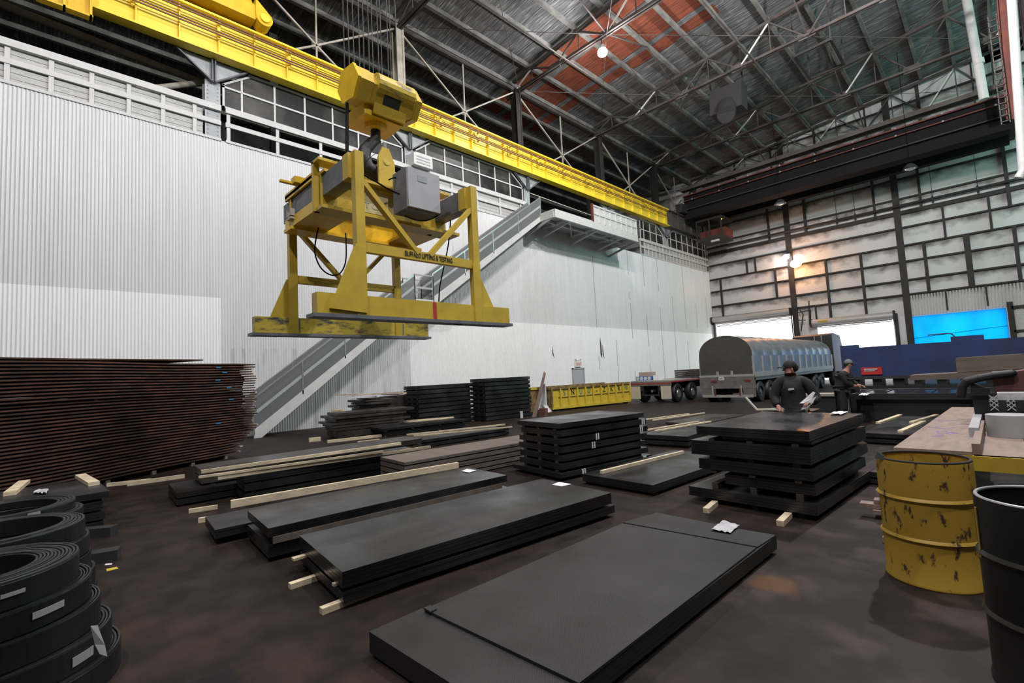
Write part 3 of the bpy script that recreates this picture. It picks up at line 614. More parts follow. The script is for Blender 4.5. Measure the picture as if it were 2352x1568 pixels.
for i, (x, y, Y, c, e, mm) in enumerate([(1828, 605, 46.2, (1, .33, .05), 220, 'sodium'), (1805, 590, 46.4, (1, .9, .95), 30, 'bulb')]):
    p = aty(x, y, Y); t = thing('lit_lamp', p, ['glowing orange sodium lamp on the end wall column', 'small lit white lamp beside the orange one on the end wall'][i], 'lamp')
    B().sphere(p, .42 if i == 0 else .26, 14, 10, (1.1, .5, .85)).to('bulb', mm, t, True); B().box(p.x-.3, p.x+.3, p.y+.15, p.y+.6, p.z+.1, p.z+.3).to('housing', 'lampshade', t)
    point((p.x, p.y-.6, p.z), e, c, .3, t)
for i, (lx, ly, lz, lf) in enumerate(LAMPS):
    p = (lx, ly, lz)
    t = thing('high_bay_lamp', p, 'lit white bulb lamp hanging from the third roof truss' if i == 0 else 'high bay lamp over the hall, out of the picture, %s' % ORD[i], 'lamp', 'high bay lamps')
    q = V(p)
    B().lathe([(.06, .42), (.14, .40), (.17, .1), (.12, .05)], p, 16).to('housing', 'chrome', t, True)
    B().sphere(q, .27, 14, 10, (1, 1, .85)).to('bulb', 'bulb', t, True); B().cyl((q.x, q.y, q.z+.4), (q.x, q.y, q.z+1.0), .02, 6).to('hook', 'cable', t)
    point((q.x, q.y, q.z-.45), LAMP_E*lf, (1, .97, .99), .25, t)
# roof ventilation duct and frames
c = atz(1668, 262, 17.6); t = thing('roof_vent', c, 'round ended dark ventilator duct hanging under the roof', 'vent')
B().cyl(c+V((.1, -.3, -.2)), c+V((-.1, .5, .75)), .55, 24, .6).to('round_duct', 'lampshade', t, True)
B().cyl(c+V((.105, -.33, -.215)), c+V((.1, -.31, -.2)), .5, 24).to('opening', 'grime', t)
B().poly([c+V((-1.1, .2, .4)), c+V((.9, .2, .3)), c+V((1.0, .2, 1.9)), c+V((-1.0, .2, 2.0))], (0, 1.0, 0)).to('hood', 'grime', t)
B().box(c.x-1.05, c.x-.98, c.y+.4, c.y+.5, c.z+1.9, 22).box(c.x+.95, c.x+1.02, c.y+.4, c.y+.5, c.z+1.8, 22).to('hanger', 'darksteel', t)
t = thing('roof_gantry', (-8, 30.4, 18.4), 'empty dark rectangular frame hung below the truss, right of the round duct', 'frame')
a = atz(1825, 130, 19.0); c2 = atz(1908, 90, 19.0)
B().bar(a, c2, .14).bar(a, a+V((0, 3.2, 0)), .12).bar(c2, c2+V((0, 3.2, 0)), .14).bar(a+V((0, 3.2, 0)), c2+V((0, 3.2, 0)), .12).to('gantry_beam', 'darksteel', t)
for q in (a, c2, a+V((0, 3.2, 0)), c2+V((0, 3.2, 0))): B().bar(q, q+V((0, 0, 2.6)), .07).to('hanger', 'darksteel', t)
for i, (X, Y0, Y1) in enumerate([(-15.8, 12.8, 46), (-8.6, 21.4, 46)]):
    o = B().cyl((X, Y0, 19.55), (X, Y1, 19.55), .045, 8).to('roof_pipe', 'truss'); tag(o, ['thin grey pipe run lengthwise under the left roof bays', 'grey conduit run lengthwise under the middle of the roof'][i], 'pipe')
for i, px in enumerate([[(1830, 718), (1862, 712), (1862, 740)], [(1832, 735), (1850, 735)], [(1858, 690), (1860, 748)], [(1834, 706), (1845, 722), (1840, 760)]]):
    tag(B().tube([aty(x, y, YE-.6) for x, y in px], .045, 6).to('wall_piping', 'darksteel'), 'dark piping on the wall between the two truck doors, %s run' % ORD[i], 'pipe', 'piping between the truck doors')
# tarpaulin
b = B(); nx, nz = 30, 14; vs = []
for j in range(nz+1):
    for i in range(nx+1):
        u = i/nx; w = j/nz
        vs.append((TP[0]-.02+(TP[1]-TP[0]+.04)*u, YE-.14-.03*sin(u*17+w*3)*(.4+w)-.05*sin(pi*u)*sin(pi*w) - .05*abs(sin(u*31+w*6))*max(0, u-.6)*w, TP[2]+(TP[3]-TP[2])*w))
b.add(vs, [(j*(nx+1)+i, j*(nx+1)+i+1, (j+1)*(nx+1)+i+1, (j+1)*(nx+1)+i) for j in range(nz) for i in range(nx)])
o = b.to('blue_tarpaulin', 'bluetarp', smooth=True); tag(o, 'bright blue tarpaulin lit from outside, covering an opening in the end wall', 'tarpaulin')
B().tube([(TP[0], YE-.3, 2.95), (-2.4, YE-.3, 3.12), (-.2, YE-.3, 3.32), (TP[1], YE-.3, 3.36)], .018, 6).to('rope', 'cable', o)
# ================================================================ OVERHEAD CRANE, HOOK BLOCK, SPREADER
t = thing('overhead_crane', (-9, 4.6, 15.6), 'bright yellow overhead crane whose end truck rides the girder at the top left', 'crane')
B().box(WX+.0, WX+.8, -3.5, 5.55, 15.75, 16.35).to('end_truck', 'craneorange', t)
B().poly([(WX+.85, 5.55, 15.8), (WX+.85, 5.95, 15.75), (WX+.85, 6.1, 16.1), (WX+.85, 5.55, 16.6)], (-.5, 0, 0)).cyl((WX+.35, 5.85, 15.88), (WX+.9, 5.85, 15.88), .29, 22).to('wheel_housing', 'craneorange', t)
B().cyl((WX+.9, 5.85, 15.88), (WX+.97, 5.85, 15.88), .17, 16).to('wheel_cap', 'crane', t)
B().bar((WX+.4, 5.2, 15.9), (WX+.4, 4.4, 18.4), .9, .5, up=(1, 0, 0)).to('gusset_leg', 'craneorange', t)
for y in (1.6, 6.6): B().box(WX+.3, 2.5, y, y+.6, 18.2, 19.5).to('bridge_girder', 'crane', t)
B().box(WX+.6, WX+.66, -.36, .86, 13.42, 15.1).box(WX+.6, WX+.86, -.36, .9, 13.40, 13.46).box(WX+.6, WX+.86, .82, .88, 13.4, 15.1).box(WX+.6, WX+.86, .22, .28, 13.4, 15.1).box(WX+.6, WX+.8, -.36, .88, 14.2, 14.25).to('hanging_panel', 'craneorange', t)
B().box(-9.6, -7.2, 2.0, 7.0, 18.1, 18.3).box(-9.4, -7.4, 3.7, 5.7, 17.4, 18.2).to('hoist_trolley', 'craneorange', t)
for i in range(12):
    y = 4.08+.105*i; x = -8.62 if i % 2 else -8.2
    o = B().cyl((x, y, 7.5), (x, y+.05*(i % 3-1), 17.6), .012, 6).to('hoist_rope', 'rope')
    tag(o, 'steel hoist rope rising from the yellow hook block, %s of twelve counted from the left' % ORD[i], 'rope', 'hoist ropes')
t = thing('hook_block', (-8.4, 4.7, 5.9), 'yellow hook block on steel ropes holding the spreader frame', 'hook block')
hexp = [aty(x, y, 4.02) for x, y in ((810, 142), (823, 172), (811, 222), (786, 238), (775, 210), (783, 165))]
B().poly(hexp, (0, .06, 0)).to('end_plate', 'craneorange', t)
ys = 4.08
sec = [(-8.78, 7.66), (-8.45, 7.86), (-8.08, 7.66), (-8.0, 7.42), (-8.14, 7.06), (-8.7, 7.06), (-8.86, 7.36)]
hc_ = sum(hexp, V((0, 0, 0)))/6
def slab(y0, y1, f=1.0, m='yellow', nm='housing'):
    B().poly([V((hc_.x+(p.x-hc_.x)*f, y0, hc_.z+(p.z-hc_.z)*f)) for p in hexp], (0, y1-y0, 0)).to(nm, m, t)
slab(4.08, 4.36, .93); slab(4.37, 5.30, .90, 'yellow', 'sheave_case'); slab(5.30, 5.42, .97)
F1 = hc_+(hexp[1]-hc_)*.905; F2 = hc_+(hexp[2]-hc_)*.905
def fp(y, s_): q = F1*(1-s_)+F2*s_; return V((q.x+.004, y, q.z))
B().poly([fp(4.62, .12), fp(4.98, .12), fp(4.98, .97), fp(4.62, .97)], (.006, 0, 0)).to('window_opening', 'grime', t)
B().cyl((hexp[0].x+.03, 4.45, hexp[0].z-.26), (hexp[0].x+.03, 5.25, hexp[0].z-.26), .20, 16).to('sheave', 'scuffed', t)
zb_ = min(p.z for p in hexp)
B().poly([(fp(4.45, 1).x-.02, 4.45, fp(4.4, 1).z+.03), (fp(4.45, 1).x-.02, 5.15, fp(4.4, 1).z+.03), (fp(4.45, 1).x-.08, 5.15, zb_-.12), (fp(4.45, 1).x-.08, 4.45, zb_-.12)], (.05, 0, 0)).to('cross_plate', 'yellow', t)
B().box(-8.8, fp(4, 1).x-.1, 4.3, 5.15, zb_-.15, zb_+.12).cyl((-8.4, 4.7, zb_-.25), (-8.4, 4.7, zb_-.1), .22, 20).to('cross_head', 'craneorange', t)
sp = []
hc = V((-8.4, 4.68, 6.15))
b = B().cyl((-8.4, 4.7, 7.0), (-8.4, 4.7, 6.55), .09, 14, .10)
pts = [(-8.4, 4.70, 6.6), (-8.4, 4.60, 6.48), (-8.4, 4.46, 6.30), (-8.4, 4.42, 6.12), (-8.4, 4.50, 5.94), (-8.4, 4.68, 5.86), (-8.4, 4.86, 5.96), (-8.4, 4.92, 6.14), (-8.4, 4.88, 6.34)]
rr = [.10, .11, .12, .13, .14, .15, .13, .10, .045]
for i in range(len(pts)-1): b.cyl(pts[i], pts[i+1], rr[i], 14, rr[i+1]); b.sphere(pts[i+1], rr[i+1], 12, 8)
b.to('hook', 'black', t, True); B().box(-8.45, -8.35, 4.84, 4.92, 6.34, 6.56).to('hook_latch', 'chrome', t)
o = B().cyl(atx(797, 238, -8.3), atx(797, 352, -7.6), .03, 8).to('power_hose', 'cable'); tag(o, 'black power hose from the hook block down to the spreader frame', 'hose')
# spreader frame
t = thing('spreader_frame', (-8.45, 4.75, 2.72), 'big yellow plate lifting spreader frame hanging from the crane hook', 'lifting frame')
YP = (3.57, 5.97)
def side(X, m, scuff, out):
    for j, y in enumerate(YP):
        B().box(X-.07, X+.07, y-.075, y+.075, 2.98, 5.45).box(X+out*.07, X+out*.085, y-.11, y+.07, 2.74, 3.9).to('post', m, t)
        if j == 0: g = [(y+.05, 3.86), (y-.13, 3.86), (y-.55, 2.84), (y+.05, 2.80)]
        else: g = [(y, 3.72), (y+.13, 3.6), (y+.42, 3.07), (y, 3.0)]
        xo = X+.11 if (j == 0 and X > -8) else X+.04
        B().poly([(xo, a_, c_) for a_, c_ in g], (-.04, 0, 0)).to('gusset_plate', m, t)
    B().box(X-.12, X+.07, 2.84, 6.78, 2.76, 3.08).to('gripping_beam', scuff, t)
    B().box(X-.2, X+.1, 2.78, 6.84, 2.71, 2.765).to('ledge', 'boxgrey', t)
    B().box(X-.05, X+.05, YP[0]+.07, YP[1]-.07, 3.80, 3.96).to('crossbar', m, t)
    B().bar((X, YP[0]+.06, 4.98), (X, 4.66, 3.92), .08, .12, up=(1, 0, 0)).to('diagonal_brace', m, t)
    B().bar((X, YP[1]-.06, 4.98), (X, 4.9, 3.92), .08, .12, up=(1, 0, 0)).to('diagonal_brace', m, t)
    return
side(-7.0, 'yellow', 'yellow', 1); side(-9.9, 'yellow', 'scuffed', 1)
for y in (YP[0], YP[1]): B().box(-9.84, -9.82, y-.1, y+.1, 2.8, 3.06).to('repair_patch', 'boxgrey', t)
B().box(-6.93, -6.922, 4.90, 4.97, 2.77, 3.07).to('red_stripe', 'redband', t)['label'] = 'red paint stripe'
text('BUFFALO LIFTING & TESTING', .125, (-6.944, 4.88, 3.88), (0, 1, 0), (0, 0, 1), 'ink', t, sx=.62)
for j, y in enumerate(YP):
    cb = B().box(-10.0, -7.26, y-.12, y+.12, 5.03, 5.41).to('cross_beam', 'boxgrey', t)
    B().box(-7.26, -7.06, y-.13, y+.13, 5.02, 5.44).to('beam_end_cap', 'yellow', cb)
    s = 1 if j == 0 else -1
    B().box(-9.78, -8.2, y-.17, y-.13, 4.88, 5.02).box(-9.78, -8.2, y-.17, y-.13, 5.42, 5.56).box(-9.78, -8.2, y+.13, y+.17, 4.88, 5.56).box(-9.78, -8.2, y-.17, y+.17, 5.46, 5.52).to('beam_sleeve', 'craneorange', t)
    B().box(-9.78, -8.2, min(y-s*.17, y+s*.5), max(y-s*.17, y+s*.5), 4.82, 4.88).to('bottom_plate', 'craneorange', t)
    B().box(-8.25, -8.17, y-.24, y-.13, 4.76, 5.66).box(-8.25, -7.95, y-.24, y+.2, 5.62, 5.67).to('collar_plate', 'yellow', t)
for X, nm in ((-8.10, 'yellow'), (-9.55, 'craneorange')):
    B().box(X-.02, X+.02, 3.42, 6.12, 4.86, 5.42).box(X-.2, X+.2, 3.36, 6.35, 4.76, 4.82).box(X-.18, X+.18, 3.42, 6.12, 5.42, 5.47).to('main_girder', nm, t)
B().box(-8.08, -8.07, 4.05, 4.85, 4.9, 5.4).to('data_panel', 'scuffed' if False else mat('faded_yellow_panel', (.62, .55, .30), .5, var=.2), t)
text('25', .20, (-8.065, 4.36, 5.29), (0, 1, 0), (0, 0, 1), 'stencil', t); text('T CAP', .16, (-8.065, 4.46, 5.04), (0, 1, 0), (0, 0, 1), 'stencil', t)
for X in (-8.06, -8.74):
    B().poly([(X, 4.53, 5.35), (X, 4.88, 5.35), (X, 4.88, 5.98), (X, 4.76, 6.26), (X, 4.62, 6.26), (X, 4.53, 6.05)], (.05, 0, 0)).to('lifting_lug', 'yellow', t)
B().cyl((-8.74, 4.7, 5.98), (-8.0, 4.7, 5.98), .07, 14).to('lug_pin', 'scuffed', t)
B().box(-9.2, -9.12, 3.1, 3.42, 5.56, 5.6).box(-9.15, -8.95, 3.3, 3.5, 5.54, 5.66).to('guide_arm', 'craneorange', t)
B().box(-9.5, -9.44, 3.33, 3.41, 4.98, 5.14).box(-9.34, -9.28, 3.33, 3.41, 4.98, 5.14).box(-9.5, -9.28, 3.33, 3.41, 4.94, 5.0).to('socket', 'paletruss', t)
c0 = atx(935, 380, -7.3); c1 = atx(1012, 490, -7.3)
t2 = thing('control_cabinet', (-7.5, (c0.y+c1.y)/2, c1.z), 'grey electrical control cabinet mounted on the side of the spreader frame', 'cabinet')
B().box(-7.82, -7.36, c0.y-.0, c1.y, c1.z-.02, c0.z).to('cabinet_body', 'boxgrey', t2)
B().box(-7.36, -7.30, c0.y+.01, c1.y-.0, c1.z, c0.z-.01).to('door', 'cabinet', t2)
B().box(-7.30, -7.294, c0.y+.22, c0.y+.42, c0.z-.24, c0.z-.12).to('name_plate', 'chrome', [q for q in t2.children if q.name.startswith('door')][0])
def cable(px, X, lab, r=.014):
    pts = [atx(x, y, X) for x, y in px]; q = []
    for i in range(len(pts)-1):
        p0 = pts[max(i-1, 0)]; p1 = pts[i]; p2 = pts[i+1]; p3 = pts[min(i+2, len(pts)-1)]
        for k_ in range(5):
            u = k_/5; q.append(.5*((2*p1)+(p2-p0)*u+(2*p0-5*p1+4*p2-p3)*u*u+(3*p1-p0-3*p2+p3)*u**3))
    q.append(pts[-1]); tag(B().tube(q, r, 6).to('control_cable', 'cable'), lab, 'cable', 'cables on the spreader frame')
cable([(731, 523), (724, 560), (724, 585), (735, 612), (752, 628), (770, 632), (784, 624), (794, 600), (795, 560), (794, 535)], -9.2, 'long black cable loop hanging under the left end of the spreader frame')
cable([(827, 397), (860, 415), (890, 433), (918, 446)], -7.2, 'black cable from the near left post to the grey cabinet')
cable([(893, 413), (905, 408), (915, 411)], -7.7, 'short black cable stub entering the left side of the grey cabinet')
cable([(930, 495), (955, 505), (980, 506), (1000, 498), (1012, 490)], -7.4, 'black cable sagging below the grey cabinet')
cable([(1035, 505), (1030, 560), (1018, 620), (1010, 660), (1008, 693)], -7.5, 'black cable dropping from the right cross beam to the near gripping beam')
cable([(1030, 738), (1045, 744), (1060, 745), (1078, 740)], -7.05, 'short black cable loop under the near gripping beam')
cable([(838, 398), (836, 380), (852, 360), (868, 350)], -7.9, 'thin wire beside the hook at the near left post', .006)
# ================================================================ PLATE STACKS
def bundle(b, x0, x1, y0, y1, z0, z1, th=.03):
    n = max(1, int(round((z1-z0)/th))); h = (z1-z0)/n
    for i in range(n):
        j = [random.uniform(-.003, .003) for _ in range(4)]
        if i == n-1: j = [0]*4
        b.box(x0+j[0], x1+j[1], y0+j[2], y1+j[3], z0+i*h+.0012, z0+(i+1)*h-.0012)
    return b
def stack(N, ang, L, Wd, packs, desc, m='steel', grp=None, sticks=True, top=None, cat='steel plates', stick=(.03, .5, .97), lenw=False, name='plate_bundle'):
    """N near right floor corner (x,y); length runs along +Y turned by ang; packs are (z0,z1,dl0,dl1,dw0,dw1) from the top"""
    out = []; short = desc.split(',')[0]
    for i, pk in enumerate(packs):
        z0, z1, a0, a1, w0, w1 = (list(pk)+[0]*4)[:6]
        mm = m if i or not top else top
        b = bundle(B(), N[0]-Wd-w1, N[0]-w0, N[1]+a0, N[1]+L+a1, z0, z1).rot((N[0], N[1]), ang)
        o = b.to(name, mm)
        ps = 'single pack' if len(packs) == 1 else ('top pack' if i == 0 else ('bottom pack' if i == len(packs)-1 else '%s pack from the top' % ORD[i]))
        tag(o, '%s, %s' % (desc, ps) if len((desc+' '+ps).split()) <= 16 else '%s, %s' % (short, ps), cat, grp or desc); out.append(o)
        zb = packs[i+1][1] if i+1 < len(packs) else 0.
        if sticks and z0-zb > .012:
            nl = 3 if lenw else 4
            for k_, f in enumerate(([.12, .5, .86] if lenw else [.04, .34, .66, .96])):
                if lenw: s = B().box(N[0]-Wd*f-.035, N[0]-Wd*f+.035, N[1]+.01, N[1]+L-.02, zb+.001, z0-.001)
                else: s = B().box(N[0]-Wd+.0, N[0]-.02, N[1]+L*f-.035, N[1]+L*f+.035, zb+.001, z0-.001)
                s.rot((N[0], N[1]), ang)
                so = s.to('timber_spacer', 'spacer')
                pn = (['right', 'middle', 'left'] if lenw else ['nearest', 'second', 'third', 'farthest'])[k_]
                tag(so, '%s spacer under %s, %s' % (pn, ('pack ' + ORD[i] if 0 else ['top', 'second', 'third', 'fourth', 'fifth', 'sixth', 'seventh', 'eighth', 'ninth', 'tenth'][i] if len(packs) > 1 else 'the') + ' pack', short), 'timber', 'spacers of the '+short)
    return out
# P1 big tread plates nearest the camera
q = [atz(x, y, .16) for x, y in ((848, 1450), (1493, 1180), (1782, 1228))]
stack((-1.60, 1.92), radians(-1.5), 2.78, 1.20, [(.035, .15, 0, 0, 0, 0)], 'wide dark tread plate lying nearest the camera', 'steel', top='tread', sticks=False)
def slabp(px, z0, z1, m, lab, nm='tread_plate'):
    pts = [atz(x, y, z1) for x, y in px]; o = B().poly(pts, (0, 0, z0-z1)).to(nm, m); return tag(o, lab, 'steel plate')
slabp([(975, 1398), (1430, 1201), (1737, 1257), (1330, 1568)], .151, .166, 'tread', 'long middle tread plate on the foreground pile, with scuffed orange marks')
slabp([(848, 1450), (970, 1396), (1325, 1572), (1180, 1660)], .02, .148, 'tread', 'near left tread plate of the foreground pile, below the seam')
slabp([(1431, 1199), (1493, 1181), (1782, 1228), (1740, 1255)], .06, .163, 'tread', 'far end tread plate of the foreground pile, with plastic film on it')
for i, (x, y) in enumerate([(985, 1398), (1000, 1404)][:1]):
    p = atz(x, y, .17); tag(B().box(p.x-.03, p.x+.05, p.y-.02, p.y+.03, .166, .176).to('steel_tab', 'steel'), 'small bent tab at the seam of the foreground tread plates', 'tab')
def sheet(px, z, m, lab, nm='paper_sheet', cat='paper', th=.004, crinkle=0.):
    pts = [atz(x, y, z) for x, y in px]
    if not crinkle: o = B().poly(pts, (0, 0, th)).to(nm, m)
    else:
        b = B(); n = 7; vs = []
        for j in range(n+1):
            for i in range(n+1):
                u = i/n; w = j/n; p = (pts[0]*(1-u)+pts[1]*u)*(1-w)+(pts[3]*(1-u)+pts[2]*u)*w
                vs.append((p.x, p.y, z+.006+crinkle*random.random()))
        b.add(vs, [(j*(n+1)+i, j*(n+1)+i+1, (j+1)*(n+1)+i+1, (j+1)*(n+1)+i) for j in range(n) for i in range(n)]); o = b.to(nm, m, smooth=True)
    return tag(o, lab, cat)
sheet([(1633, 1218), (1678, 1226), (1700, 1208), (1660, 1198)], .167, 'film', 'crumpled clear plastic film on the far end of the foreground tread plates', 'plastic_film', 'plastic film', crinkle=.014)
# P2
P2 = stack((-3.62, 1.63), radians(-6), 3.12, 1.20, [(.155, .28), (.045, .13, 0, .05)], 'long low black plate stack in the foreground with a white sheet on it', 'steel', sticks=False)
def boardpx(p, q, z, w, h, lab, m='wood', nm='timber_board', cat='timber', grp=None):
    a = atz(*p, z); c = atz(*q, z); a.z = c.z = z+h/2
    return tag(B().bar(a, c, w, h).to(nm, m), lab, cat, grp)
def stub(px, z, h, Lx, w, lab, m='wood'):     # timber end poking out towards -Y, given its lower near end pixel
    p = atz(*px, z); o = B().box(p.x-w/2, p.x+w/2, p.y, p.y+Lx, z, z+h).to('timber_block', m); return tag(o, lab, 'timber', 'timber ends under the foreground stacks')
stub((665, 1352), 0, .045, 3.0, .06, 'timber end on the floor under the left corner of the long foreground stack')
stub((737, 1410), 0, .045, 3.0, .06, 'timber end on the floor under the near corner of the long foreground stack')
stub((672, 1287), .132, .022, 1.2, .06, 'timber end between the packs at the left corner of the long foreground stack')
stub((765, 1346), .132, .022, 1.2, .04, 'timber end between the packs near the front corner of the long foreground stack')
sheet([(1268, 1113), (1290, 1117), (1312, 1112), (1284, 1107)], .282, 'paper', 'white paper sheet on the long foreground plate stack')
# P3
stack((-5.14, 1.58), radians(-4.5), 3.02, .95, [(.24, .33), (.045, .17)], 'second foreground stack, with a long timber along its edge', 'steel', sticks=False)
a = atz(612, 1262, .18)
tag(B().box(-5.20, -5.13, 1.62, 4.5, .172, .238).rot((-5.14, 1.58), radians(-4.5)).to('timber_board', 'woodgrey'), 'long grey timber sandwiched in the side of the second foreground stack', 'timber')
boardpx((530, 1166), (1052, 1074), .332, .05, .085, 'long new timber on edge along the back of the second foreground stack')
sheet([(1060, 1082), (1078, 1085), (1094, 1080), (1072, 1077)], .335, 'paper', 'white paper sheet at the far end of the second foreground stack')
# P4 low plates behind P3
stack((-6.2, 1.36), radians(-4.5), 3.1, .75, [(.07, .17)], 'low plates poking out behind the long timber, resting on two timber ends', 'steel', sticks=False)
boardpx((456, 1200), (560, 1185), 0, .05, .06, 'upper of two timber ends beside the low plates on the left'); boardpx((434, 1178), (500, 1168), 0, .05, .055, 'lower timber end on the floor at the far left of the low plates')
# P5 / P6
stack((-8.05, 2.15), radians(-4.5), 2.95, .62, [(.30, .40), (.17, .28), (.04, .14)], 'black timber-topped stack left of centre', 'steel')
stack((-8.98, 1.78), radians(-3), 4.0, .75, [(.36, .46), (.24, .34)], 'long brownish stack near the rusty pile', 'steelbrown')
stack((-8.72, 1.42), radians(-3), 1.5, 1.05, [(.13, .21), (.03, .11)], 'low black plates jutting left, below the brownish stack', 'steel')
boardpx((462, 1087), (920, 1021), .462, .06, .05, 'uppermost long timber on the brownish plate stack'); boardpx((456, 1098), (880, 1038), .462, .05, .03, 'thin timber beside the uppermost long one, left of centre'); boardpx((500, 1101), (988, 1029), .402, .06, .05, 'long timber on the black stack left of centre, ending highest to the right')
# P6b stack of greyish timber-like bars right of P5
stack((-6.75, 4.1), radians(-4.5), 3.3, .9, [(.36, .41), (.27, .34), (.18, .25), (.09, .16), (.02, .07)], 'weathered brown pile in the middle', 'brownbar')
# P7
P7p = [(.82, .90, 0, 0, 0, 0), (.69, .785, .03, .05, .0, -.05), (.56, .655, .02, .08, 0, 0), (.43, .525, .02, .05, 0, .02), (.30, .395, .02, .0, 0, 0), (.17, .265, .0, .05, 0, 0), (.05, .125, -.05, .12, -.02, .15)]
P7 = stack((-4.97, 5.85), radians(-9), 2.05, 1.13, P7p, 'tall black centre stack', 'steel', lenw=True)
for i, (k_, f) in enumerate([(1, .96), (2, .38), (2, .93), (3, .33), (6, .94), (6, .2)]):
    z0, z1 = P7p[k_][:2]; y = 5.85+2.05*f
    b = B()
    for d_ in (0, .05): b.box(-4.96, -4.944 if k_ < 6 else -4.925, y+d_, y+d_+.014, z0-.004, z1+.004)
    b.rot((-4.97, 5.85), radians(-9)); b.to('banding_strap', 'paper', P7[k_])
# P8
P8p = [(.83, .94, 0, 0, 0, 0), (.79, .825, .05, -.1, .0, -.3), (.585, .765, -.02, .05, 0, .08), (.41, .54, .0, .06, 0, 0), (.25, .37, .04, -.1, 0, -.3), (.06, .175, -.03, .22, -.02, .15)]
stack((-1.49, 5.86), radians(-3.5), 2.12, 1.28, P8p, 'tall black stack before the workman', 'steel', lenw=True)
sheet([(1905, 953), (1935, 953), (1948, 947), (1918, 947)], .942, 'paper', 'pinkish sheet of paper on the stack in front of the workman', crinkle=.02)
boardpx((1622, 1178), (1643, 1160), 0, .07, .055, 'timber block on the floor under the left end of the workman stack'); boardpx((1792, 1208), (1812, 1188), 0, .07, .055, 'timber block on the floor under the near corner of the workman stack')
# P9, P10, P11, P12, P13
stack((-3.36, 5.80), radians(-3.5), 2.6, 1.23, [(.04, .15)], 'low pile between the two tall stacks', 'steel'); boardpx((1381, 1088), (1569, 1041), .152, .05, .05, 'timber on edge on the low pile between the two tall stacks')
stack((-4.66, 9.57), radians(3), 2.3, 1.1, [(.16, .25), (.05, .13)], 'low plates with two timbers, behind the gap between the tall stacks', 'steel')
boardpx((1484, 989), (1604, 969), .252, .06, .03, 'upper of the two parallel timbers behind the gap between the tall stacks'); boardpx((1505, 991), (1632, 969), .252, .06, .03, 'lower and longer of the two parallel timbers behind the gap')
stack((-5.6, 12.4), radians(-3), 2.6, 1.1, [(.12, .18), (.03, .08)], 'thin far plates under pale boards', 'steelbrown')
boardpx((1484, 964), (1582, 951), .182, .06, .03, 'upper pale board on the thin plates further back'); boardpx((1500, 966), (1618, 949), .182, .06, .03, 'lower pale board on the thin plates further back')
stack((-1.22, 11.6), radians(-3), 3.7, .8, [(.13, .21), (.03, .10)], 'low dark plates right of the workman stack', 'steel')
boardpx((2017, 973), (2068, 955), .212, .09, .04, 'short timber on the left of the low dark plates at right'); boardpx((2068, 993), (2122, 970), .212, .09, .04, 'near short timber on the right of the low dark plates'); boardpx((2094, 972), (2152, 955), .212, .09, .04, 'far short timber on the right of the low dark plates')
stack((-.75, 7.9), radians(-3), 1.6, .75, [(.10, .17), (.02, .07)], 'dark plates behind the yellow drum', 'steel')
# middle-left low stacks
stack((-13.45, 7.43), radians(-6), 3.1, 1.3, [(.20, .27), (.02, .16, .1, 0, .1, 0)], 'low plates before the left far stack', 'steel')
boardpx((868, 973), (1042, 959), .272, .09, .04, 'upper timber on the low plates before the far stacks'); boardpx((880, 975), (1028, 961), .272, .09, .03, 'second timber on the low plates before the far stacks')
stack((-10.3, 6.6), radians(-4.5), 3.0, 1.2, [(.13, .20), (.02, .10)], 'low bluish plates centre left', 'steel')
boardpx((934, 1000), (1160, 976), .202, .06, .04, 'long timber on the bluish plates, centre left'); boardpx((950, 1002), (1176, 981), .202, .06, .03, 'second long timber on the bluish plates, centre left')
boardpx((752, 1017), (876, 1003), 0, .10, .08, 'timber on the floor before the small leaning pile, left of centre'); boardpx((710, 1015), (736, 1012), 0, .12, .12, 'short timber block on the floor at the foot of the small pile'); boardpx((822, 1022), (872, 1016), 0, .12, .10, 'short timber block further right on the floor, left of centre')
# small jagged pile and the two tall far stacks
lv = [(.72, .80, .1, .5, 0, -.2), (.62, .70, -.05, .2, 0, .05), (.53, .60, .08, .1, .05, 0), (.44, .51, -.1, .35, 0, .12), (.35, .42, 0, .1, 0, 0), (.25, .33, .05, 0, 0, -.1), (.04, .23, .1, -.1, 0, -.15)]
stack((-14.55, 6.4), radians(-8), 2.2, 1.3, lv, 'jagged brown black plate pile at the foot of the stairs', 'steelbrown', sticks=False)
stack((-15.75, 7.9), radians(-6), 1.2, 1.3, [(1.12, 1.18, .2, -.2, 0, -.4), (1.03, 1.10, 0, .1, 0, 0), (.93, 1.01, .1, 0, 0, -.1), (.83, .91, 0, .1, .1, 0), (0.02, .80, .15, 0, 0, 0)], 'stepped plate pile rising behind the jagged pile', 'steelbrown', sticks=False)
stack((-15.95, 9.4), radians(-4), 2.4, 1.2, [(1.2, 1.28), (.0, 1.15, .1)], 'dark pile partly hidden left of the two far stacks', 'steelbrown', sticks=False)
boardpx((775, 908), (930, 904), 1.29, .15, .04, 'pale board on top of the dark pile left of the far stacks')
boardpx((800, 915), (868, 912), 1.19, .25, .05, 'short pale packing on the stepped pile', 'paper'); boardpx((765, 945), (790, 944), .81, .15, .06, 'short pale block on the jagged pile')
def tall(N, ang, L, Wd, H_, n, desc):
    h = H_/n; stack(N, ang, L, Wd, [(H_-h*(i+1)+.03, H_-h*i-.005, random.uniform(-.02, .02), random.uniform(-.02, .05), 0, random.uniform(0, .03)) for i in range(n)], desc, 'steel', lenw=True)
tall((-14.72, 9.6), radians(-3), 2.4, 1.0, 1.50, 9, 'left one of the two tall far stacks')
tall((-13.84, 12.03), radians(-3), 2.4, .9, 1.64, 10, 'right one of the two tall far stacks')
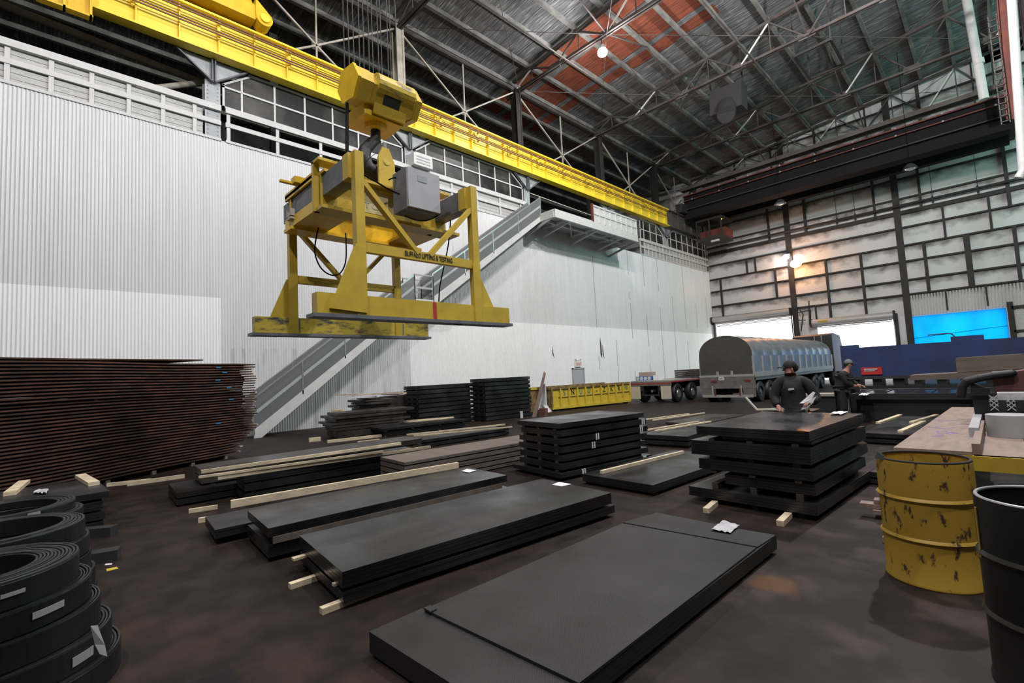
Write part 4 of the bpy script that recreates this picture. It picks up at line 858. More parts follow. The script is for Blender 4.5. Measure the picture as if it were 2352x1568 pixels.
# tall rusty pile at the left
N0 = V((-12.2, .87, 0)); ang = radians(30)
nn = 38; H_ = 2.44
for i in range(nn):
    z0 = .08 + (H_-.08)*i/nn; th = .030
    over = -.20 + .52*min(1, max(0, i-3)/5.)+random.uniform(-.10, .10)
    L = 3.32 + over; off = random.uniform(-.02, .02)
    if i == nn-1: L = 2.1
    b = B(); nseg = 12; vs = []
    for s in range(nseg+1):
        y = -4.5 + (L+4.5)*s/nseg; dz = .012*sin(s*.9+i*.08)*(1 if 0 < s < nseg else 0) - (.006*random.random() if s == nseg else 0)
        if i == nn-1: dz = .03*max(0, (s-7)/5)
        for x in (off, -2.2+off):
            for zz in (z0+dz+.02, z0+dz+.02+th): vs.append((N0.x+x, N0.y+y, zz))
    fs = [(0, 1, 3, 2), tuple(4*nseg+q for q in (0, 2, 3, 1))]
    for s in range(nseg):
        a = 4*s; fs += [(a, a+4, a+5, a+1), (a+1, a+5, a+7, a+3), (a+3, a+7, a+6, a+2), (a+2, a+6, a+4, a)]
    if i < nn-1:
        k0 = len(vs); vs += [(x+(-.30 if q % 4 < 2 else .30), y-(.10 if q//4 == nseg else 0), z-.0285) for q, (x, y, z) in enumerate(vs)]; fs = fs + [tuple(w+k0 for w in f) for f in fs]
    b.add(vs, fs).rot((N0.x, N0.y), ang); o = b.to('rusty_plate', 'rust')
    tag(o, 'rusty plate of the tall left pile, %s from the bottom' % ORD[i], 'steel plate', 'rusty plates of the tall left pile')
    if i % 2 == 0 and i < nn-1:
        b = B().box(N0.x-2.1, N0.x-.02-.05*random.random(), N0.y+L-.01, N0.y+L+.05+.06*random.random(), z0+.021, z0+.05).rot((N0.x, N0.y), ang)
        tag(b.to('timber_spacer', 'wood'), 'pale spacer at the right end of the tall rusty pile, above the %s plate' % ORD[i], 'timber', 'spacers of the tall rusty pile')
    if i in (13, 22, 27, 30, 33, 35):
        y = L-random.uniform(.5, 1.3); B().box(N0.x+off+.001, N0.x+off+.006, N0.y+y, N0.y+y+.14, z0+.002, z0+th-.002).rot((N0.x, N0.y), ang).to('blue_paint_mark', mat('blue_mark', (.02, .2, .45), .6), o)
a = atz(245, 1118); c = atz(405, 1098)
boardpx((246, 1117), (345, 1106), 0, .07, .06, 'left timber lying at the foot of the tall rusty pile'); boardpx((292, 1116), (424, 1097), 0, .07, .07, 'right timber lying at the foot of the tall rusty pile')
for i in range(4):
    f = .3+.9*i; b = B().box(N0.x-2.2, N0.x-.02, N0.y+f-.3, N0.y+f-.22, 0, .078).rot((N0.x, N0.y), ang); tag(b.to('timber_spacer', 'woodgrey'), 'floor timber under the tall rusty pile, %s from the left' % ORD[i], 'timber', 'floor timbers of the tall rusty pile')
# small stack at the left edge
stack((-7.95, -2.5), radians(2), 3.1, 1.5, [(.42, .50), (.28, .39, .0, -.06), (.16, .26, 0, -.04), (.03, .14, 0, -.05)], 'black plate stack behind the coils at the left edge', 'steel', sticks=False)
boardpx((22, 1138), (56, 1110), .502, .12, .05, 'left timber block on the stack behind the coils'); boardpx((184, 1096), (216, 1115), .502, .12, .05, 'right timber block on the stack behind the coils')
sheet([(75, 1135), (105, 1136), (112, 1127), (85, 1128)], .502, 'film', 'crumpled clear plastic on the stack behind the coils', 'plastic_film', 'plastic film', crinkle=.03)
for i, (p, q, w) in enumerate([((170, 1236), (262, 1228), .14), ((190, 1297), (274, 1282), .16)]):
    boardpx(p, q, 0, w, .11, ['upper dark square bar on the floor beside the coils', 'lower dark square bar on the floor beside the coils'][i], 'grime', 'steel_bar', 'steel bar')
sheet([(245, 1312), (272, 1306), (268, 1302), (244, 1307)], .001, 'dumpster', 'small yellow strip of paper on the floor by the coils', 'paper_scrap'); sheet([(240, 1298), (256, 1297), (258, 1294), (243, 1295)], .001, 'paper', 'tiny white scrap on the floor by the dark bars', 'paper_scrap')
# ================================================================ COILS
def coil(c, ri, ro, z0, z1, lab, grp, tagpos=None, layers=9, arc=(0, 0)):
    prof = [(ri, z0)]; 
    for i in range(layers):
        r0 = ri+(ro-ri)*i/layers; r1 = ri+(ro-ri)*(i+1)/layers; dz = random.uniform(-.006, .004)
        prof += [(r0+.001, z1+dz-.004), (r0+.003, z1+dz), (r1-.004, z1+dz), (r1-.001, z1+dz-.012)]
    prof += [(ro, z1-.01), (ro, z0), (ri, z0)]
    o = B().lathe(prof, (c[0], c[1], 0), 64).to('steel_coil', 'steel' if False else M['coil']); tag(o, lab, 'steel coil', grp)
    if tagpos:
        for a0, a1, zz0, zz1 in tagpos:
            B().lathe([(ro+.002, zz0), (ro+.006, zz0), (ro+.006, zz1), (ro+.002, zz1), (ro+.002, zz0)], (c[0], c[1], 0), 6, radians(a0), radians(a1)).to('label_strip', 'strip', o)
    return o
M['coil'] = mat('coil_steel', (.022, .023, .024), .38, .3, var=.4, vs=3)
n1 = [('topmost', 0), ('second', 1), ('third', 2), ('fourth', 3), ('bottom', 4)]
zt = [.75, .60, .46, .31, .16, .0]; ce = [(-4.2, -.30), (-4.20, -.27), (-4.19, -.24), (-4.18, -.20), (-4.17, -.17)]; ro = [.47, .50, .515, .53, .545]
tg = [[(18, 30, .67, .69)], [(28, 46, .52, .555), (-20, -12, .5, .55)], None, [(38, 52, .20, .25)], None]
for i in range(5): coil(ce[i], .27 if i == 0 else .33, ro[i], zt[i+1]+(.004 if i < 4 else 0), zt[i]-.003, '%s coil of the nearest coil pile at the lower left' % n1[i][0], 'coils of the nearest pile', tg[i], 12)
zt = [.70, .56, .42, .28, .14, .0]
for i in range(5): coil((-5.58, -.28+.02*i), .40, .54+.01*(i % 2), zt[i+1]+.004*(i < 4), zt[i]-.003, '%s coil of the middle coil pile at the left edge' % n1[i][0], 'coils of the middle pile', [(30, 44, .30, .34)] if i == 2 else None, 6)
zt = [.68, .60, .45, .30, .15, .0]
for i in range(5): coil((-6.8+.05*i, -.28+.03*(i > 0)), .38, .52+.03*(i > 0), zt[i+1]+.004*(i < 4), zt[i]-.003, '%s coil of the rear coil pile at the left edge' % n1[i][0], 'coils of the rear pile', [(20, 30, .61, .67)] if i == 0 else None, 5)
p = V((-3.72, .20, .30)); tag(B().add([p+V((0, 0, .11)), p+V((.02, .03, .11)), p+V((.05, .06, .0)), p+V((.0, .02, .0)), p+V((.07, .07, -.06)), p+V((.03, .04, -.05))], [(0, 1, 2, 3), (3, 2, 4, 5)]).to('torn_label', 'paper'), 'torn curled paper label hanging from the nearest coil pile', 'label')
sheet([(432, 1568), (530, 1535), (545, 1600), (470, 1640)], .16, 'cranedark', 'black carton corner at the bottom edge of the picture', 'black_carton', 'box', th=-.15)
# ================================================================ DRUMS
def drum(c, R, h, m, lab, inner):
    t = thing('steel_drum', (c[0], c[1], 0), lab, 'drum', 'open steel drums')
    prof = [(R-.012, h), (R-.012, .02), (0.001, .02), (.001, 0), (R-.004, 0), (R+.006, .004), (R+.006, .02), (R, .03)]
    for z in (.33, .62):
        z *= h/.9; prof += [(R, z-.02), (R+.006, z-.012), (R+.013, z), (R+.006, z+.012), (R, z+.02)]
    prof += [(R, h-.02), (R-.002, h-.005)]
    B().lathe(prof, (c[0], c[1], 0), 56).to('drum_body', m, t, True)
    B().lathe([(R-.012+.009*cos(a), h+.009*sin(a)) for a in [2*pi*k/8 for k in range(9)]], (c[0], c[1], 0), 56).to('rim', 'grime' if inner else 'chrome', t, True)
    return t
t = drum((-.485, 4.88), .29, .905, 'drum', 'battered open yellow drum at the right', True)
B().poly([(-.755, 4.70, .9), (-.735, 4.72, .955), (-.70, 4.70, .93), (-.69, 4.68, .9)], (.005, .01, 0)).to('bent_tab', 'grime', t)
t = drum((.125, 3.62), .29, .94, 'drumblack', 'open black drum at the lower right edge', False)
B().lathe([(.292, .62), (.296, .62), (.296, .88), (.292, .88), (.292, .62)], (.125, 3.62, 0), 3, radians(196), radians(199)).to('yellow_streak', 'yellow', t)
# wood scraps beside the drum
for i, (p, q, z, h) in enumerate([((2020, 1185), (2080, 1192), .0, .05), ((2003, 1182), (2080, 1192), .055, .04), ((1973, 1166), (2080, 1172), .10, .045), ((2005, 1158), (2080, 1160), .15, .04), ((2010, 1138), (2080, 1140), .20, .05), ((2015, 1135), (2080, 1138), .26, .02)]):
    a = atz(*p, z); c = atz(*q, z); o = B().bar(V((a.x, a.y+.1, z+h/2)), V((a.x+.5, a.y+.12, z+h/2)), .13, h).to('scrap_block', 'woodpink')
    tag(o, 'pinkish timber offcut stacked left of the yellow drum, %s from the floor' % ORD[i], 'timber', 'offcuts beside the yellow drum')
boardpx((2030, 1242), (2075, 1250), 0, .10, .05, 'lone timber offcut on the floor hugging the yellow drum', 'woodpink')
# ================================================================ WORKBENCH with yellow rail
t = thing('timber_workbench', (-.3, 8.7, 0), 'long plank workbench with a yellow front rail behind the yellow drum', 'workbench')
B().box(-.83, 1.2, 6.18, 6.27, .60, .735).to('front_rail', 'yellow', t)
B().poly([(-.83, 6.2, .74), (-.25, 6.2, .74), (-.25, 11.2, .74), (-.64, 11.2, .74)], (0, 0, .03)).to('long_plank', 'woodpink', t)
for i in range(4): B().box(-.24+.36*i, .11+.36*i, 6.2, 8.8, .70, .735).to('side_plank', 'woodpink', t)
B().box(-.25, -.19, 6.25, 8.4, .74, .84).to('edge_board', 'woodpink', t); B().box(-.30, -.22, 7.3, 9.4, .77, .87).to('stop_board', 'palegreybox', t)
lp = [q for q in t.children if q.name.startswith('long_plank')][0]
for i in range(22):
    x = random.uniform(-.66, -.3); y = random.uniform(7.2, 9.0); B().bar((x, y, .771), (x+random.uniform(-.12, .14), y+random.uniform(-.02, .1), .771), .012, .002).to('chalk_mark', 'chalk', lp)
for x, y in ((-.75, 6.3), (1.1, 6.3), (-.55, 11.0), (1.0, 8.7)): B().box(x-.05, x+.05, y-.05, y+.05, 0, .70).to('leg', 'darksteel', t)
B().box(-.8, 1.2, 6.3, 6.4, .2, .3).to('lower_rail', 'darksteel', t)
t = thing('grey_bin', (-.0, 7.6, .735), 'low grey round bin standing on the side planks of the workbench', 'bin')
B().cyl((.03, 7.75, .737), (.03, 7.75, .98), .20, 24).to('bin_body', 'palegreybox', t, True); B().box(.2, .8, 7.55, 7.95, .737, .97).to('side_case', 'palegreybox', t)
t = thing('mesh_basket', (.3, 8.4, .98), 'black crate with white netting above the grey bin', 'crate')
B().box(-.12, .9, 8.0, 8.7, .737, 1.12).to('crate_body', 'black', t); b = B()
for i in range(7):
    for j in range(3): b.bar((-.12+.14*i, 7.99, 1.0+.05*j), (-.05+.14*i, 7.99, 1.08+.05*j), .008); b.bar((-.05+.14*i, 7.99, 1.0+.05*j), (-.12+.14*i, 7.99, 1.08+.05*j), .008)
b.to('netting', 'film', t); B().box(-.05, .22, 8.05, 8.3, 1.12, 1.2).box(.28, .5, 8.02, 8.3, 1.12, 1.18).to('rags', 'film', t)
t = thing('cart_handle', (-.2, 9, .74), 'black curved machine handle with post above the plank bench', 'handle')
pts = [(-.40, 8.9, 1.12), (-.38, 8.9, 1.24), (-.33, 8.9, 1.31), (-.20, 8.9, 1.35), (-.06, 8.9, 1.38), (.1, 8.9, 1.40)]
b = B().tube(pts, .05, 12)
for q in pts: b.sphere(q, .05, 12, 8)
b.to('curved_bar', 'black', t, True); B().poly([(-.28, 8.9, .6), (-.14, 8.9, .6), (-.12, 8.9, 1.2), (-.30, 8.9, 1.3)], (0, .1, 0)).to('post', 'black', t)
B().box(-.30, -.12, 8.85, 8.98, 1.12, 1.22).to('clamp', 'black', t)
b = B().poly([(-.08, 8.95, 1.15), (-.08, 8.95, 1.42), (.15, 8.95, 1.42), (.5, 8.95, 1.50), (1.2, 8.95, 1.52), (1.2, 8.95, 1.12)], (0, .5, 0)); tag(b.to('maroon_cover', 'maroon'), 'dull maroon seat like cover at the right edge above the crate', 'cover')
# ================================================================ CONVEYOR AND BLUE MACHINE
t = thing('roller_conveyor', (0, 16.4, 0), 'dark roller conveyor table behind the workman', 'conveyor')
B().box(-2.95, 4.2, 15.4, 15.5, .60, .75).box(-2.95, 4.2, 17.4, 17.5, .60, .75).to('side_rail', 'machinegrey', t)
B().box(-2.9, 4.2, 15.52, 15.56, .04, .60).to('skirt_panel', 'machinegrey', t)
B().box(-2.9, 4.2, 15.5, 17.4, .71, .73).to('steel_top', 'shinyroller', t)
for i in range(14): B().cyl((-2.7+.48*i, 15.5, .72), (-2.7+.48*i, 17.4, .72), .03, 10).to('roller', 'shinyroller', t, True)
for x in (-2.8, -.2, 1.8, 4.0):
    for y in (15.45, 17.45): B().box(x-.06, x+.06, y-.05, y+.05, 0, .60).to('leg', 'machinegrey', t)
sheet([(1972, 908), (1990, 909), (1999, 905), (1980, 903)], .752, 'paper', 'white paper on the conveyor table beside the second workman', crinkle=.02)
t = thing('blue_machine', (0, 18.9, 0), 'long dark blue plate machine in front of the bright door and tarpaulin', 'machine')
B().box(-3.58, 4.5, 18.5, 19.5, 1.10, 2.03).to('housing', 'blue', t); B().box(-3.58, -3.15, 18.5, 19, 2.03, 2.12).to('end_box', 'blue', t)
B().box(-3.58, 4.5, 18.3, 19.5, 1.02, 1.10).to('bottom_beam', 'darksteel', t)
for i in range(16): x = -3.3+.5*i; B().box(x, x+.17+.05*(i % 3), 18.4, 19.2, .82, 1.02).to('bearing_block', 'machinegrey', t)
for x in (-3.4, -.5, 2.0, 4.3): B().box(x-.1, x+.1, 18.5, 19.3, 0, .72).to('leg', 'machinegrey', t)
B().box(-3.5, 4.5, 18.3, 19.4, .72, .82).to('bed_beam', 'machinegrey', t)
a = aty(1977, 844, 18.46); c = aty(2027, 859, 18.46); t3 = thing('red_machine_sign', (a.x, 18.46, c.z), 'red sign plate on the blue machine', 'sign'); B().box(a.x, c.x, 18.45, 18.49, c.z, a.z).to('sign_plate', 'red', t3); B().box(a.x+.08, a.x+.42, 18.44, 18.45, c.z+.15, c.z+.185).box(a.x+.08, a.x+.36, 18.44, 18.45, c.z+.10, c.z+.13).to('worn_white_lettering', 'film', t3)
a = aty(2187, 800, 18.8); B().box(a.x, a.x+.68, 18.6, 19.0, 2.03, 2.17).to('top_casing', 'blue', t); b = B().tube([(a.x+.1, 18.8, 2.15), (a.x+.02, 18.8, 2.26), (a.x-.1, 18.8, 2.28), (a.x-.5, 18.8, 2.27)], .018, 6); b.to('crank_handle', 'darksteel', t)
o = B().poly([aty(2195, 822, 13.8), aty(2352, 812, 13.8), aty(2352, 846, 13.8), aty(2198, 855, 13.8)], (0, .6, 0)).to('timber_beam', 'brownbar'); tag(o, 'upper brown beam stacked over the conveyor at the right edge', 'beam')
o = B().poly([aty(2090, 862, 13.7), aty(2352, 848, 13.7), aty(2352, 866, 13.7), aty(2090, 873, 13.7)], (0, .8, 0)).to('timber_beam', 'brownbar'); tag(o, 'lower longer brown beam over the conveyor, under the upper one', 'beam')
p = atz(1960, 962, 0); tag(B().box(p.x, p.x+.3, p.y, p.y+.3, 0, .4).to('red_can', 'red'), 'red can on the floor under the conveyor end', 'can')
# ================================================================ DUMPSTERS, TRAILERS
t = thing('yellow_dumpster', (-14.3, 18.9, 0), 'long ribbed yellow roll-off dumpster with scrawled letters', 'dumpster')
d0 = V((-14.22, 16.3)); d1 = V((-13.3, 21.3)); da = atan2(d1.x-d0.x, d1.y-d0.y); L = (d1-d0).length
def dl_(b, nm, m): return b.rot((d0.x, d0.y), -da).to(nm, m, t)
x, y = d0.x, d0.y
dl_(B().box(x-.05, x, y, y+L, .17, .98), 'side_wall', 'dumpster'); dl_(B().box(x-1.8, x-1.75, y, y+L, .17, .98).box(x-1.8, x, y, y+.05, .17, 1.0), 'end_wall', 'dumpdark')
dl_(B().box(x-.1, x+.06, y-.03, y+L+.03, .97, 1.08).box(x-1.85, x-1.7, y, y+L, .97, 1.08).box(x-1.8, x, y-.05, y+.06, .97, 1.08), 'top_rail', 'dumpdark')
dl_(B().box(x-.1, x+.07, y-.02, y+L, .08, .2), 'bottom_rail', 'dumpster'); dl_(B().box(x-1.75, x-.05, y, y+L, .15, .2), 'floor_plate', 'dumpdark')
for i in range(11): dl_(B().box(x, x+.07, y+L*i/10-.035, y+L*i/10+.035, .18, 1.0), 'rib', 'dumpster' if i else 'dumpdark')
dl_(B().box(x+.0, x+.03, y+.4, y+L, .58, .61), 'mid_rail', 'dumpdark')
for yy in (y+.3, y+L-.25): dl_(B().cyl((x-.2, yy, .1), (x+.02, yy, .1), .1, 14), 'wheel', 'black')
for i, ch in enumerate(['S', 'N', 'U', 'G', '-', 'Z', 'K', 'R', 'YES']):
    yy = L*(i+1.5)/10; pz = V((d0.x+.01, d0.y+yy, .78)); ca, sa = cos(-da), sin(-da)
    pos = (d0.x+(.012)*ca-yy*sa, d0.y+.012*sa+yy*ca, .78); text(ch, .34 if i < 8 else .22, pos, (sin(da), cos(da), 0), (0, 0, 1), 'grafblue' if i in (0, 2, 3, 8) else 'ink', t, 'scrawled_letter', sx=.8)
t = thing('rear_dumpster', (-15.8, 15.4, 0), 'second dirty yellow container behind the draped sheet', 'dumpster')
B().box(-16.6, -14.9, 14.2, 16.0, .0, 1.0).to('container_body', 'dumpdark', t); B().box(-16.65, -14.85, 14.15, 16.05, 1.0, 1.1).to('top_rail', 'dumpster', t)
# draped white sheet on leaning panel, white tube
a = atz(1226, 958); tag(B().poly([(a.x-.1, a.y, 0), (a.x+.08, a.y+.05, 0), (a.x+.35, a.y+.45, 1.72), (a.x+.3, a.y+.42, 1.8)], (-.02, .05, 0)).to('leaning_panel', 'woodpink'), 'thin tall panel leaning up beside the yellow dumpster', 'panel')
b = B(); vs = []; nx, nz = 12, 12
P = [[(1247, 882), (1253, 880)], [(1236, 915), (1256, 912)], [(1231, 935), (1257, 930)], [(1246, 950), (1269, 945)]]
for j in range(nz+1):
    f = j/nz*3; k0 = min(2, int(f)); g = f-k0
    for i in range(nx+1):
        u = i/nx; l = [P[k0][0][q]*(1-g)+P[k0+1][0][q]*g for q in (0, 1)]; r_ = [P[k0][1][q]*(1-g)+P[k0+1][1][q]*g for q in (0, 1)]
        p = aty(l[0]*(1-u)+r_[0]*u, l[1]*(1-u)+r_[1]*u, 15.1-.12*sin(u*9+j*.25)-.25*j/nz); vs.append(p)
b.add(vs, [(j*(nx+1)+i, j*(nx+1)+i+1, (j+1)*(nx+1)+i+1, (j+1)*(nx+1)+i) for j in range(nz) for i in range(nx)])
tag(b.to('draped_sheet', 'white', None, True), 'white draped plastic sheet hanging beside the yellow dumpster', 'sheet')
a = atz(1198, 960); tag(B().cyl((a.x, a.y, 0), (a.x, a.y, .27), .06, 16).to('white_tube', 'white'), 'short upright white tube at the foot of the right far stack', 'tube')
a = atz(1245, 958); tag(B().box(a.x-.15, a.x+.15, a.y, a.y+.2, 0, .35).to('brown_can', 'maroon'), 'dark red brown can under the draped sheet', 'can')
def wheel(t, x, y, z, r, w, hub='chrome'):
    b = B(); n = 26; prof = [(r*.52, -w/2), (r*.94, -w/2), (r, -w/2+.04), (r, w/2-.04), (r*.94, w/2), (r*.52, w/2)]; k_ = len(prof)
    for i in range(n):
        a = 2*pi*i/n
        for rr_, xx in prof: b.v.append((x+xx, y+rr_*cos(a), z+rr_*sin(a)))
    for i in range(n):
        j = (i+1) % n
        for q in range(k_): b.f.append((i*k_+q, j*k_+q, j*k_+(q+1) % k_, i*k_+(q+1) % k_))
    tire = b.to('tyre', 'black', t, True); B().cyl((x-w*.3, y, z), (x+w*.35, y, z), r*.52, 18).cyl((x+w*.35, y, z), (x+w*.45, y, z), r*.22, 12).to('hub', hub, tire)
# flatbed
Yr = 21.4; xl = aty(1449, 880, Yr).x; xr = aty(1541, 880, Yr).x
t = thing('flatbed_trailer', ((xl+xr)/2, 27, 0), 'empty flatbed trailer with cream mudflaps, behind the dumpster', 'trailer')
B().box(xl, xr, Yr, Yr+13, .98, 1.10).to('deck', 'alu', t); B().box(xl, xr, Yr-.03, Yr+.05, .84, 1.04).to('rear_bumper_beam', 'dirtygrey', t)
B().box(xl, xr, Yr-.04, Yr-.03, .93, .97).box(xr+.0, xr+.01, Yr, Yr+6, 1.0, 1.04).to('reflective_tape', 'red', t)
for x in (xl+.6, xr-.6): B().box(x-.06, x+.06, Yr, Yr+13, .6, .98).to('frame_rail', 'darksteel', t)
for x in (xl+.25, xr-.28):
    B().box(x-.27, x+.27, Yr-.01, Yr+.01, .2, .84).to('mudflap', 'cream', t)
for yy in (Yr+.75, Yr+2.3):
    for x in (xl+.3, xr-.14): wheel(t, x, yy, .46, .46, .28)
    B().cyl((xl+.2, yy, .42), (xr-.2, yy, .42), .06, 10).to('axle', 'darksteel', t)
B().box(xl+.6, xr-.6, Yr-.02, Yr+.02, .35, .42).box(xl+.65, xl+.7, Yr, Yr+.03, .4, .85).box(xr-.7, xr-.65, Yr, Yr+.03, .4, .85).to('under_ride_guard', 'darksteel', t)
# load on the flatbed
a = aty(1461, 871, Yr+.8); t2 = thing('blue_carton', (a.x, Yr+.8, 1.1), 'blue carton of round cans on the flatbed trailer', 'carton')
xw = aty(1496, 871, Yr+.8).x-a.x; B().box(a.x, a.x+xw, Yr+.8, Yr+1.3, 1.10, 1.30).to('carton_body', 'cyanbox', t2)
for i in range(4): B().cyl((a.x+xw*(i+.5)/4, Yr+.8, 1.2), (a.x+xw*(i+.5)/4, Yr+.785, 1.2), xw/10, 14).to('round_print', 'film', t2)
tag(B().box(a.x+xw*.18, a.x+xw*.98, Yr+.85, Yr+1.3, 1.302, 1.52).to('brown_carton', 'carton'), 'brown cardboard carton on top of the blue carton', 'carton')
tag(B().box(a.x+xw*1.1, a.x+xw*1.45, Yr+.85, Yr+1.3, 1.10, 1.34).to('spotted_carton', 'paper'), 'small white carton with dark squares beside the blue carton', 'carton')
a = aty(1550, 864, Yr+3); t2 = thing('strapped_load', (a.x+.9, Yr+4, 1.1), 'dark strapped bundle of sheets on the far end of the flatbed', 'load')
for i in range(4): B().box(a.x, a.x+2.0, Yr+3, Yr+5.5, 1.12+.11*i, 1.21+.11*i).to('sheet_pack', 'steelbrown', t2)
# covered trailer with tractor
Yr = 22.0; xl = aty(1607, 866, Yr).x; xr = aty(1733, 866, Yr).x; zd = 1.16; Lt = 14.0
t = thing('tarped_trailer', ((xl+xr)/2, Yr+6, 0), 'trailer covered by a rounded grey tarpaulin, parked before the left door', 'trailer')
B().box(xl, xr, Yr, Yr+Lt, zd-.2, zd).to('bed', 'alu', t)
xc = (xl+xr)/2; hw = (xr-xl)/2-.03; zs = 2.02; top_ = 3.02
def arch(f=1., n=22):
    return [(xc+hw*f*cos(pi*i/n), zs+(top_-zs)*f*sin(pi*i/n)**.8) for i in range(n+1)]
nl = 60; b = B(); vs = []; ar = arch(); n = len(ar)
for j in range(nl+1):
    y = Yr+.02+Lt*j/nl; bow = .035*abs(sin(pi*j/nl*10))
    for i, (x_, z_) in enumerate(ar): vs.append((xc+(x_-xc)*(1-bow), y, zs-.12+(z_-zs)*(1-bow*1.5)+.12))
b.add(vs, [(j*n+i, j*n+i+1, (j+1)*n+i+1, (j+1)*n+i) for j in range(nl) for i in range(n-1)])
b.to('tarpaulin_roof', 'tarpshine', t, True)
B().poly([(xl+.03, Yr+.01, zd)] + [(x_, Yr+.01, z_) for x_, z_ in reversed(ar)] + [(xr-.03, Yr+.01, zd)], (0, .04, 0)).to('rear_curtain', 'tarp', t)
B().box(xr-.06, xr-.02, Yr, Yr+Lt, zd, zs+.02).box(xl+.02, xl+.06, Yr, Yr+Lt, zd, zs+.02).to('side_panel', 'panelblue', t)
for i in range(13): B().box(xr-.02, xr+.03, Yr+Lt*i/12-.05, Yr+Lt*i/12+.05, zd, zs).to('side_stake', 'alu', t)
B().box(xr-.04, xr+.05, Yr, Yr+Lt, zd-.06, zd+.14).to('side_rail', 'alu', t)
B().box(xl, xr, Yr-.04, Yr, zd-.02, zd+.08).to('rear_sill', 'alu', t)
B().box(xl, xr, Yr-.03, Yr+.1, .62, zd-.02).to('rear_panel', 'dirtygrey', t)
for f in (.36, .62): B().box(xl+(xr-xl)*f-.05, xl+(xr-xl)*f+.05, Yr-.06, Yr-.03, zd-.02, zd+.24).to('latch_post', 'alu', t)
for f in (.28, .88): B().box(xl+(xr-xl)*f-.14, xl+(xr-xl)*f+.14, Yr-.05, Yr-.03, .90, 1.0).to('tail_lamp', 'taillamp', t)
B().box(xl+(xr-xl)*.37, xl+(xr-xl)*.37+.22, Yr-.05, Yr-.03, 1.0, 1.14).to('number_plate', 'paper', t); text('441', .12, (xl+(xr-xl)*.37+.11, Yr-.055, 1.07), (1, 0, 0), (0, 0, 1), 'ink', t)
B().box(xl+.1, xr-.1, Yr-.05, Yr+.0, .22, .34).box(xl+.55, xl+.62, Yr-.04, Yr, .3, .75).box(xr-.62, xr-.55, Yr-.04, Yr, .3, .75).to('under_ride_guard', 'alu', t)
for x in (xl+.3, xr-.25): B().box(x-.26, x+.26, Yr-.02, Yr, .25, .8).to('mudflap', 'dirtygrey', t)
for f in (.29, .74): B().box(xl+(xr-xl)*f-.03, xl+(xr-xl)*f+.03, Yr-.07, Yr-.05, .3, .62).to('striped_marker', 'taillamp', t)
for yy in (Yr+.7, Yr+2.0):
    for x in (xl+.35, xr-.2): wheel(t, x, yy, .45, .45, .42, 'dirtygrey')
    B().cyl((xl+.2, yy, .45), (xr-.2, yy, .45), .07, 10).to('axle', 'darksteel', t)
for yy in (Yr+10, Yr+11.3): wheel(t, xr-.2, yy, .45, .45, .42, 'dirtygrey')
B().box(xl+.5, xr-.5, Yr+1, Yr+Lt, .6, zd-.2).to('chassis', 'darksteel', t)
t = thing('truck_tractor', (xc, Yr+Lt+2, 0), 'dark truck tractor with tall sleeper cab in front of the tarped trailer', 'truck')
yt = Yr+Lt+.6; B().poly([(xr, yt, .9), (xr, yt, 3.3), (xr, yt+.4, 3.42), (xr, yt+2.2, 3.3), (xr, yt+3.0, 2.2), (xr, yt+4.2, 1.8), (xr, yt+4.3, .8)], (-2.3, 0, 0)).to('cab', 'machinegrey', t)
B().box(xr-1.0, xr-.96, yt-.08, yt-.03, 1.2, 3.3).box(xr-.6, xr-.56, yt-.08, yt-.03, 1.2, 3.3).box(xr-1.0, xr-.56, yt-.08, yt-.03, 2.6, 2.64).to('ladder_rack', 'chrome', t)
B().box(xr-2.3, xr, yt, yt+4.4, .5, .8).to('chassis', 'darksteel', t)
for yy in (yt+.3, yt+3.6):
    for x in (xr-.2, xr-2.1): wheel(t, x, yy, .5, .5, .3)
# spare tyres / yellow frame by the first workman
o = B().cyl((-3.5, 10.3, .75), (-2.75, 10.3, .78), .03, 8).cyl((-3.5, 10.3, .75), (-3.72, 10.35, 1.0), .025, 8).cyl((-3.4, 10.3, 0), (-3.4, 10.3, .75), .025, 8).cyl((-2.8, 10.3, 0), (-2.8, 10.3, .77), .025, 8).to('yellow_rail', 'paletruss'); tag(o, 'pale cranked rail behind the workman, pointing to the trailer wheel', 'rail')
o = B().box(-3.4, -2.6, 10.6, 11.2, 0, .72).to('dark_bin', 'machinegrey'); tag(o, 'dark box shaped bin left of the workman', 'bin')
t = thing('low_bench', (-3.2, 14.9, 0), 'pale topped dark low bench between the two workmen', 'bench')
B().box(-3.75, -3.05, 14.6, 15.2, .74, .80).to('bench_top', 'alu', t); B().box(-3.7, -3.05, 14.65, 15.15, .0, .74).to('bench_body', 'machinegrey', t)
# ================================================================ PEOPLE
def skinned(name, verts, edges, rad, m, parent, xf, lvl=2):
    me = bpy.data.meshes.new(name); me.from_pydata([xf(v) for v in verts], edges, []); ob = bpy.data.objects.new(name, me); COL.objects.link(ob)
    ob.modifiers.new('s', 'SKIN')
    if not me.skin_vertices: return None
    for i, r_ in enumerate(rad):
        d = me.skin_vertices[0].data[i]; d.radius = (r_, r_) if not isinstance(r_, tuple) else r_
        d.use_root = (i == 0)
    sb = ob.modifiers.new('b', 'SUBSURF'); sb.levels = lvl; sb.render_levels = lvl
    dg = bpy.context.evaluated_depsgraph_get(); nm = bpy.data.meshes.new_from_object(ob.evaluated_get(dg)); bpy.data.objects.remove(ob)
    nm.materials.clear(); nm.materials.append(M[m]); nm.shade_smooth()
    o = bpy.data.objects.new(name, nm); COL.objects.link(o); o.parent = parent; ORG[o.name] = ORG[parent.name]; return o
